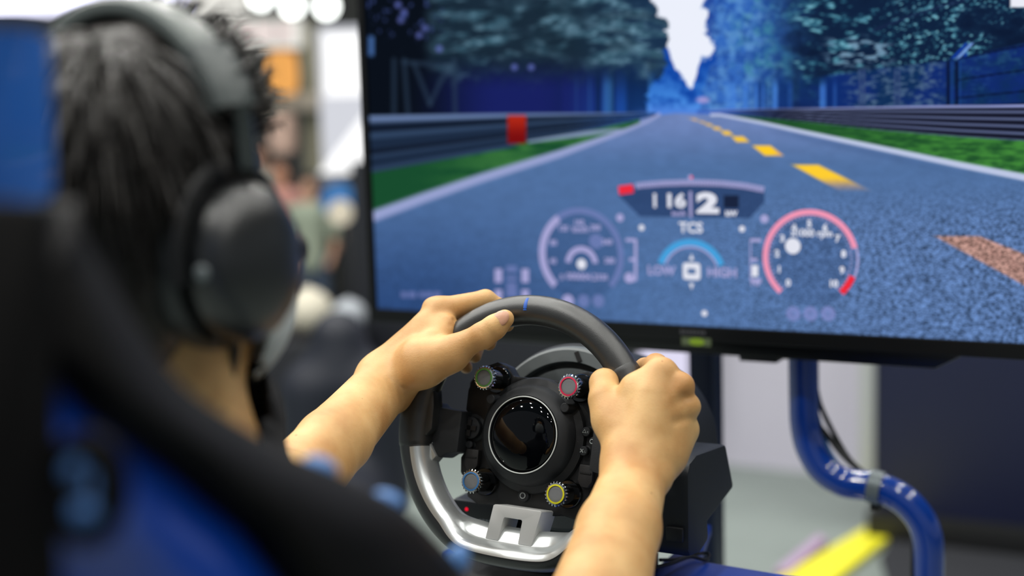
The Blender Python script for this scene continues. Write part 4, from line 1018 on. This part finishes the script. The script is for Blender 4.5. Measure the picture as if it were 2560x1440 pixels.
# blue shell from B inwards
Cc = [P(q[0], q[1], q[2]) for q in ((-260, 800, .60), (-250, 900, .60), (-240, 1000, .59), (-230, 1100, .585), (-200, 1200, .58), (-160, 1300, .58), (-100, 1400, .59), (-60, 1480, .60), (0, 1540, .61), (60, 1600, .62), (120, 1640, .63), (200, 1680, .64), (260, 1740, .65))]
Cc = spline(Cc, 5); v = []; f = []; KR = 14
for i in range(nA):
    for k in range(KR+1):
        t = k/KR; q = (B_[i]+FW*.004)*(1-t)+Cc[i]*t; q = q + cdir(q)*(.030*sin(pi*min(1, t*1.5))*.8-.004); v.append(q)
for i in range(nA-1):
    for k in range(KR): a = i*(KR+1)+k; f.append((a, a+1, a+KR+2, a+KR+1))
o = MB().add(v, f).build('shell', SBLUE, seat); sm_ = o.modifiers.new('thickness', 'SOLIDIFY'); sm_.thickness = .008; sm_.offset = -1
# harness slot: black rim with a strap behind
c = P(215, 1222, .585); n_ = cdir(c); e1 = R; e2 = U
MB().tube([c+e1*.0135*cos(q)+e2*.0195*sin(q) for q in [2*pi*i/36 for i in range(36)]], .0050, .005, up=n_, n=12, closed=True).build('harness_slot', SEATB, seat)
MB().prism([(e_[0], e_[1]) for e_ in circ(0, 0, .0130, 24, .0190)], -.002, .0, (c, e1, e2, n_)).build('slot_opening', PLAST, seat)
for dx, dy, rx, ry in ((-.0065, .0085, .0060, .0050), (-.001, -.010, .0065, .0055), (.002, .0005, .002, .007)):
    MB().ball(c+e1*dx+e2*dy+n_*.001, (rx, ry, .003), 14, 8, axes=np.array([e1, e2, n_])).build('strap', mat('strap_blue', (78, 128, 196), .5), seat)
# headrest: blue wing and black back panel below
hr = [P(-160, 62, .60), P(60, 66, .66), P(112, 80, .685), P(128, 110, .69), P(138, 480, .69), P(100, 520, .67), P(-160, 500, .60)]
b = MB(); n = len(hr); b.add(hr+[q+FW*.05-R*.035 for q in hr], [tuple(range(n)), tuple(range(n, 2*n))[::-1]]+[(i, (i+1) % n, n+(i+1) % n, n+i) for i in range(n)])
b.build('headrest', mat('headrest_blue', (28, 98, 190), .35, coat=.4), seat, bevel=.010)
hr = [P(-160, 490, .56), P(90, 500, .60), P(138, 560, .605), P(150, 900, .60), P(158, 1440, .58), P(160, 1600, .57), P(-160, 1600, .52)]
b = MB(); n = len(hr); b.add(hr+[q+FW*.02-R*.02 for q in hr], [tuple(range(n)), tuple(range(n, 2*n))[::-1]]+[(i, (i+1) % n, n+(i+1) % n, n+i) for i in range(n)])
b.build('rear_pad', SEATB, seat, bevel=.006)
PB = mat('pale_blue_tab', (96, 142, 206), .5)
for (x, y, z, w_, h_) in ((800, 1168, .835, .011, .0065), (968, 1256, .872, .011, .0075), (1142, 1405, .920, .008, .012)):
    q = P(x, y, z); MB().ball(q+cdir(q)*.003, (w_, h_, .006), 16, 8, axes=np.array([cos(.35)*R-sin(.35)*U, sin(.35)*R+cos(.35)*U, FW])).build('piping_tab', PB, seat, label='pale blue tab on the bolster lip')
MB().box((0, -.72, .55), (.40, .08, .5)).build('seat_back', SEATB, seat, bevel=.03)
MB().box((0, -.45, .45), (.42, .5, .12)).build('seat_cushion', SEATB, seat, bevel=.04)
MB().box((0, -.5, .22), (.3, .4, .36)).build('seat_mount', SEATB, seat, bevel=.01)
# ================================================================== RIGHT BACKGROUND
# navy partition with a white edge post
pz = plane(2188, 1345, Z3, 0.0); YQ = pz[1]
part = thing('display_partition', 'tall dark navy display panel standing right of the bent tube', 'panel', (pz[0]+.9, YQ, 0))
MB().box((pz[0]+.9, YQ+.04, .98), (1.8, .08, 1.78)).build('panel', mat('navy_gloss', (17, 24, 58), .5, noise=.06, nscale=2), part, bevel=.004)
MB().box((pz[0]+.9, YQ+.03, .05), (1.84, .14, .10)).build('plinth', PLAST, part, bevel=.004)
MB().box((pz[0]-.030, YQ+.02, 1.02), (.052, .05, 1.70)).build('edge_post', mat('white_post', (184, 188, 190), .5), part, bevel=.004, label='white edge post')
dkf = [plane(2235, 1345, Z3, 0), plane(2700, 1400, Z3, 0), plane(2700, 1560, Z3, 0), plane(2230, 1500, Z3, 0), plane(2200, 1400, Z3, 0)]
tag(MB().prism([(q[0], q[1]) for q in dkf], .0, .012, ((0, 0, 0), X3, Y3, Z3)).build('floor_mat', mat('dark_mat', (40, 42, 48), .9), None, smooth=False, bevel=.003), 'dark rubber mat lying in front of the navy panel', 'mat')
yl_ = [plane(1900, 1470, Z3, .02), plane(2186, 1302, Z3, .02), plane(2236, 1332, Z3, .02), plane(2060, 1470, Z3, .02)]
tag(MB().prism([(q[0], q[1]) for q in yl_], .0, .02, ((0, 0, 0), X3, Y3, Z3)).build('floor_strip', YEL, None, smooth=False, bevel=.004), 'bright yellow flat strip lying on the grey floor', 'strip')
pk = [plane(1935, 1425, Z3, .03), plane(2045, 1335, Z3, .03), plane(2068, 1345, Z3, .03), plane(1975, 1425, Z3, .03)]
tag(MB().prism([(q[0], q[1]) for q in pk], .0, .03, ((0, 0, 0), X3, Y3, Z3)).build('floor_block', mat('lilac', (176, 150, 184), .5), None, smooth=False, bevel=.004), 'small lilac block on the floor beside the yellow strip', 'block')
# bright screen glow panel behind the uprights
q0, q1 = plane(1600, 960, Y3, 3.9), plane(1728, 880, Y3, 3.9)
lb = thing('light_panel', 'bright white light panel behind the navy upright', 'light panel', ((q0[0]+q1[0])/2, 3.9, 0))
MB().box(((q0[0]+q1[0])/2, 3.95, q0[2]+.25), (q1[0]-q0[0], .08, .6)).build('casing', PLASTM, lb, bevel=.004)
MB().box(((q0[0]+q1[0])/2, 3.905, q0[2]+.25), (q1[0]-q0[0]-.02, .02, .57)).build('diffuser', glow('cool_diffuser', (226, 222, 246), 1.0), lb, smooth=False)
MB().box(((q0[0]+q1[0])/2, 3.95, (q0[2]-.03)/2), (.06, .06, q0[2]-.02)).build('stand', PLASTM, lb, bevel=.004)

# ================================================================== LEFT BACKGROUND (hall behind the driver)
def D(px, py, dist):           # a point at horizontal distance dist
    r = ray(px, py); return CAM + r*dist/hypot(r[0], r[1])
fwd = np.array([FW[0], FW[1], 0]); fwd /= np.linalg.norm(fwd); rt = np.array([fwd[1], -fwd[0], 0])
def upr(name, x0, y0, x1, y1, dist, thick, material, parent=None, bevel=.01, label=None, ground=False):
    """upright slab facing the aisle at a real distance"""
    a, b = D(x0, y1, dist), D(x1, y0, dist); a[2] = .008 if ground else a[2]; c = (a+b)/2; wd = abs((b-a)@rt); ht = abs(b[2]-a[2])
    m = MB(); m.prism([(-wd/2, -ht/2), (wd/2, -ht/2), (wd/2, ht/2), (-wd/2, ht/2)], 0, thick, (c, rt, Z3, fwd)); return m.build(name, material, parent, bevel=bevel, label=label), c, wd, ht
# glowing letter sign next to the screen's left edge
sg = thing('lightbox_sign', 'tall glowing white lightbox sign with a big letter Z', 'sign', tuple(D(870, 700, 8.0)*np.array([1, 1, 0])))
o, c, wd, ht = upr('sign_panel', 806, 62, 1010, 432, 8.0, .12, glow('sign_grey', (216, 218, 226), .98), sg)
b = MB(); put_text(b, 'Z', (c-fwd*.02, rt, Z3, -fwd), (.06, -.16), .72, 1.15, .03); b.build('letter', glow('sign_white', (255, 255, 255), 1.3), sg, smooth=False, label='glowing white letter Z')
b = MB(); b.prism([(-.20, .12), (.22, .12), (.22, .36), (-.20, .36)], 0, .01, (c-fwd*.02, rt, Z3, -fwd)); b.build('letter_bar', glow('sign_white', (255, 255, 255), 1.3), sg)
upr('sign_post', 872, 430, 884, 830, 8.05, .06, PLASTM, sg, ground=True)
# hanging white sign
hs = thing('hanging_sign', 'white banner sign hanging under the hall lamps', 'sign', tuple(D(690, 90, 10)))
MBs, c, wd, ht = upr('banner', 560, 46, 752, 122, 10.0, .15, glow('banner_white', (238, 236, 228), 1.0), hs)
b = MB()
for k in range(3): b.prism([(-.16+.13*k, -.03), (-.07+.13*k, -.03), (-.07+.13*k, .04), (-.16+.13*k, .04)], 0, .01, (c-fwd*.01, rt, Z3, -fwd))
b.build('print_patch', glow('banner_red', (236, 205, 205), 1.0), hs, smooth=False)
for s in (-.22, .22): MB().tube([c+rt*s+Z3*ht/2+fwd*.07, c+rt*s+fwd*.07+Z3*2.2], .006).build('hanging_wire', PLASTM, hs)
# lamps and shelves
for x, y, lab in ((652, -6, 'round white hall spotlight, leftmost of three behind the hair'), (731, 14, 'round white hall spotlight, middle one of three behind the head'), (816, 16, 'round white hall spotlight nearest the television edge')):
    c = D(x, y, 15.0); l = thing('hall_spotlight', lab, 'lamp', tuple(c), group='round hall spotlights')
    MB().lathe([(.10, .0), (.12, .02), (.12, .2), (.06, .3)], (c, rt, Z3, fwd), n=28).build('lamp_housing', PLASTM, l)
    MB().lathe([(.0001, -.01), (.10, -.005), (.10, .03)], (c, rt, Z3, fwd), n=28).build('lamp_lens', glow('lamp_white', (250, 255, 250), 6.0), l)
    MB().tube([c+fwd*.1+Z3*.12, c+fwd*.1+Z3*3.2], .02).build('hanging_rod', PLASTM, l)
hs = thing('added_bright_backdrop', 'plain glowing white sheet added as bright background above the headband of the headphones', 'banner', tuple(D(540, 0, 12)))  # added glowing sheet, stands in for bright background above the head
MBs, c, wd, ht = upr('backdrop_sheet', 440, -110, 612, 40, 12.0, .05, glow('banner_white', (238, 236, 228), 1.0), hs)
for s in (-.2, .2): MB().tube([c+rt*s+Z3*ht/2+fwd*.02, c+rt*s+fwd*.02+Z3*3.2], .006).build('hanging_wire', PLASTM, hs)
fl = thing('added_streak_lamp', 'long white lamp added for the bright streak above the blue headrest', 'lamp', tuple(D(160, 12, 9.0)))  # added lamp, makes the white streak over the headrest
c = D(150, -2, 9.0); MB().tube([c-rt*.75, c+rt*.75], .09, n=16).build('lamp_tube', glow('cool_tube', (226, 226, 250), 2.2), fl)
MB().box(c+Z3*.12, (1.2, .08, .06)).build('lamp_housing', PLASTM, fl)
MB().tube([c+Z3*.12, c+Z3*4.2], .008).build('hanging_rod', PLASTM, fl)
ob = thing('orange_lantern', 'warm orange glowing lantern hanging behind the head', 'lantern', tuple(D(705, 180, 10.5)))
c = D(705, 182, 10.5); MB().lathe([(.05, -.16), (.10, -.14), (.115, 0), (.10, .14), (.05, .16)], (c, rt, fwd, Z3), n=24).build('lantern_shade', glow('warm_orange', (250, 178, 96), 1.0), ob)
MB().tube([c+Z3*.15, c+Z3*2.6], .006).build('hanging_wire', PLASTM, ob)
ob = thing('pink_lantern', 'faint pink lantern below the orange one', 'lantern', tuple(D(705, 335, 9.8)))
c = D(705, 335, 9.8); MB().lathe([(.04, -.14), (.09, -.12), (.10, 0), (.09, .12), (.04, .14)], (c, rt, fwd, Z3), n=24).build('lantern_shade', mat('dull_pink', (228, 194, 176), .6), ob)
MB().tube([c+Z3*.13, c+Z3*3.5], .005).build('hanging_wire', PLASTM, ob)
o, _, _, _ = upr('display_shelf', 560, 232, 800, 282, 11.0, .5, mat('shelf_cream', (236, 232, 218), .7)); tag(o, 'cream coloured horizontal fascia board behind the head', 'board')
o, _, _, _ = upr('pillar', 778, 60, 806, 700, 11.2, .25, mat('pillar_beige', (176, 174, 150), .7), ground=True); tag(o, 'pale beige pillar left of the glowing letter sign', 'pillar')
# round blue sign with white disc
rs = thing('round_sign', 'blue round sign with a white disc below the glowing letter sign', 'sign', tuple(D(845, 510, 7.0)))
c = D(848, 505, 7.0)
MB().lathe([(.0001, 0), (.085, .0), (.09, .02), (.085, .04)], (c, rt, Z3, fwd), n=32).build('sign_disc', mat('sign_blue', (50, 120, 190), .4), rs)
c2 = D(850, 532, 6.95); MB().lathe([(.0001, 0), (.06, .0), (.062, .02)], (c2, rt, Z3, fwd), n=28).build('white_disc', mat('sign_white_disc', (236, 226, 205), .5), rs)
MB().tube([c*np.array([1, 1, 0])+fwd*.05, c+fwd*.05], .012).build('sign_pole', PLASTM, rs)
# visitors
def visitor(px, dist, height, top, legs, skinc, label, sit=False, turn=0.0):
    r = ray(px, 500); b0 = CAM + r*dist/hypot(r[0], r[1]); b0 = np.array([b0[0], b0[1], .010]); h = height
    ct, st = cos(turn), sin(turn); sx = np.array([rt[0]*ct+fwd[0]*st, rt[1]*ct+fwd[1]*st, 0]); sy = np.array([-sx[1], sx[0], 0])
    g = lambda x, y, z: b0+sx*x*h+sy*y*h+Z3*z*h
    t = thing('person', label, 'person', tuple(b0))
    def skin_(p):
        d = ell(p, g(0, 0, .935), (.048*h, .055*h, .068*h)); d = smin(d, cap(p, g(0, 0, .88), g(0, .005, .80), .03*h, .035*h), .02)
        for s in (-1, 1):
            d = smin(d, chain(p, [g(s*.115, 0, .80), g(s*.135, -.01, .63), g(s*.11, -.09, .52)], [.026*h, .021*h, .016*h], .01), .02)
            d = smin(d, ell(p, g(s*.105, -.115, .51), (.022*h, .022*h, .026*h)), .01)
            d = smin(d, chain(p, [g(s*.05, 0, .50), g(s*.055, -.01, .27), g(s*.055, .01, .03)], [.042*h, .03*h, .02*h], .01), .02)
        return smin(d, cap(p, g(0, 0, .78), g(0, 0, .52), .075*h, .07*h), .03)
    lo, hi = bounds([g(-.2, -.2, 0), g(.2, .2, 1.0), g(-.2, .2, 0), g(.2, -.2, 0)], .06)
    sdf_mesh(skin_, lo, hi, .016, 'body', mat('skin_'+str(skinc), skinc, .6), t, margin=.05)
    def top_(p):
        d = cap(p, g(0, 0, .77), g(0, 0, .52), .088*h, .080*h); d = smin(d, cap(p, g(-.1, 0, .80), g(.1, 0, .80), .035*h, .035*h), .04)
        for s in (-1, 1): d = smin(d, cap(p, g(s*.115, 0, .79), g(s*.135, -.01, .66), .036*h, .032*h), .02)
        return d
    sdf_mesh(top_, lo, hi, .016, 'shirt', mat('cloth_'+str(top), top, .9), t, margin=.05)
    def leg_(p):
        d = None
        for s in (-1, 1):
            q = chain(p, [g(s*.05, 0, .52), g(s*.055, -.01, .27), g(s*.055, .01, .05)], [.058*h, .042*h, .034*h], .01); d = q if d is None else smin(d, q, .02)
        return d
    sdf_mesh(leg_, lo, hi, .016, 'trousers', mat('cloth_'+str(legs), legs, .9), t, margin=.05)
    def hair_(p): return np.maximum(ell(p, g(0, .008, .950), (.054*h, .060*h, .066*h)), -ell(p, g(0, -.05, .915), (.04*h, .04*h, .06*h)))
    sdf_mesh(hair_, lo, hi, .012, 'hair', mat('visitor_hair', (36, 30, 28), .7), t, margin=.05)
    for s in (-1, 1): MB().ball(g(s*.055, -.03, .02), (.03*h, .06*h, .02*h), 12, 8, axes=np.array([sx, sy, Z3])).build('shoe', mat('shoe_dark', (30, 30, 34), .6), t)
visitor(705, 9.0, 1.16, (206, 150, 140), (52, 62, 84), (205, 150, 122), 'small visitor in a pink shirt standing right of the ear cup')
visitor(775, 8.6, 1.08, (168, 180, 160), (70, 84, 104), (214, 168, 140), 'small visitor in a pale green shirt between head and screen')
visitor(885, 9.4, 1.10, (196, 176, 156), (44, 44, 50), (210, 160, 130), 'small visitor in a beige shirt beside the television edge')
visitor(832, 10.2, 1.20, (120, 124, 136), (30, 32, 40), (196, 150, 126), 'small visitor in a grey shirt standing behind the round blue sign')
visitor(655, 10.5, 1.22, (198, 192, 180), (60, 60, 66), (196, 150, 126), 'small visitor in a cream shirt partly hidden by the headphones')
# dark counter and equipment in front of them
o, _, _, _ = upr('counter', 480, 850, 900, 1120, 6.15, .5, mat('counter_dark', (20, 23, 31), .6), ground=True); 
tag(o, 'low dark navy counter in the hall behind the driver', 'counter')
# another simulator seat, dark, blurred
s2 = thing('gaming_chair', 'dark seat of another simulator standing behind the left forearm', 'seat', tuple(D(820, 1000, 4.6)*np.array([1, 1, 0])))
c = D(850, 905, 4.6)
def seat2(p):
    d = cap(p, c+Z3*-.05, c+Z3*.08, .12, .09); d = smin(d, cap(p, c-Z3*.1-rt*.08, c-Z3*.42-rt*.08, .12, .12), .05); d = smin(d, cap(p, c-Z3*.1+rt*.10, c-Z3*.42+rt*.10, .12, .12), .05)
    return smin(d, cap(p, c-Z3*.42, c-Z3*.48-fwd*.3, .16, .14), .05)
sdf_mesh(seat2, c-np.array([.6, .6, .8]), c+np.array([.6, .6, .35]), .02, 'shell', mat('seat_navy', (18, 24, 38), .6), s2, margin=.06)
MB().box((c[0], c[1]-.05, (c[2]-.6)/2), (.3, .3, c[2]-.6)).build('pedestal', PLASTM, s2, bevel=.01)
for (x, y, r_b, z, cl_, lab) in ((768, 735, .10, 5.55, (214, 208, 190), 'cream round cushion on the dark counter'), (868, 700, .07, 5.55, (176, 182, 190), 'pale grey ball on the dark counter'), (672, 770, .075, 5.55, (110, 124, 142), 'blue grey bag on the dark counter')):
    q = D(x, y, z+.78); zc = D(700, 850, 6.15)[2]
    m_ = MB().ball((q[0], q[1], zc+r_b*.95), (r_b*1.1, r_b*1.1, r_b), 20, 12); m_.ball((q[0], q[1], zc+r_b*1.8), (r_b*.3, r_b*.3, r_b*.25), 10, 6)
    tag(m_.build('cushion' if 'cushion' in lab else ('ball' if 'ball' in lab else 'bag'), mat('c_'+lab[:9], cl_, .8), None), lab, 'cushion' if 'cushion' in lab else ('ball' if 'ball' in lab else 'bag'))
# overhead lamps of the hall (their light is set at the top of the script)
lm = None
for x, y in LAMPS:
    if lm is None:
        lm = thing('ceiling_lamp', 'round white ceiling lamp hanging over the simulator', 'lamp', (x, y, 4.2), group='ceiling lamps over the booth')
        MB().lathe([(.085, 0), (.09, .02), (.09, .12), (.04, .2)], ((x, y, 4.2), X3, Y3, Z3), n=24).build('lamp_housing', PLASTM, lm)
        MB().tube([(x, y, 4.38), (x, y, 6.0)], .01).build('hanging_rod', PLASTM, lm)
    else:
        r2 = lm.copy(); COL.objects.link(r2); r2.location = (x, y, 4.2)
        for ch in list(lm.children): q = ch.copy(); COL.objects.link(q); q.parent = r2
structure(MB().box((-6, 8, 6.05), (50, 26, .1)).build('ceiling', mat('ceiling_grey', (170, 172, 170), .9), None, smooth=False))
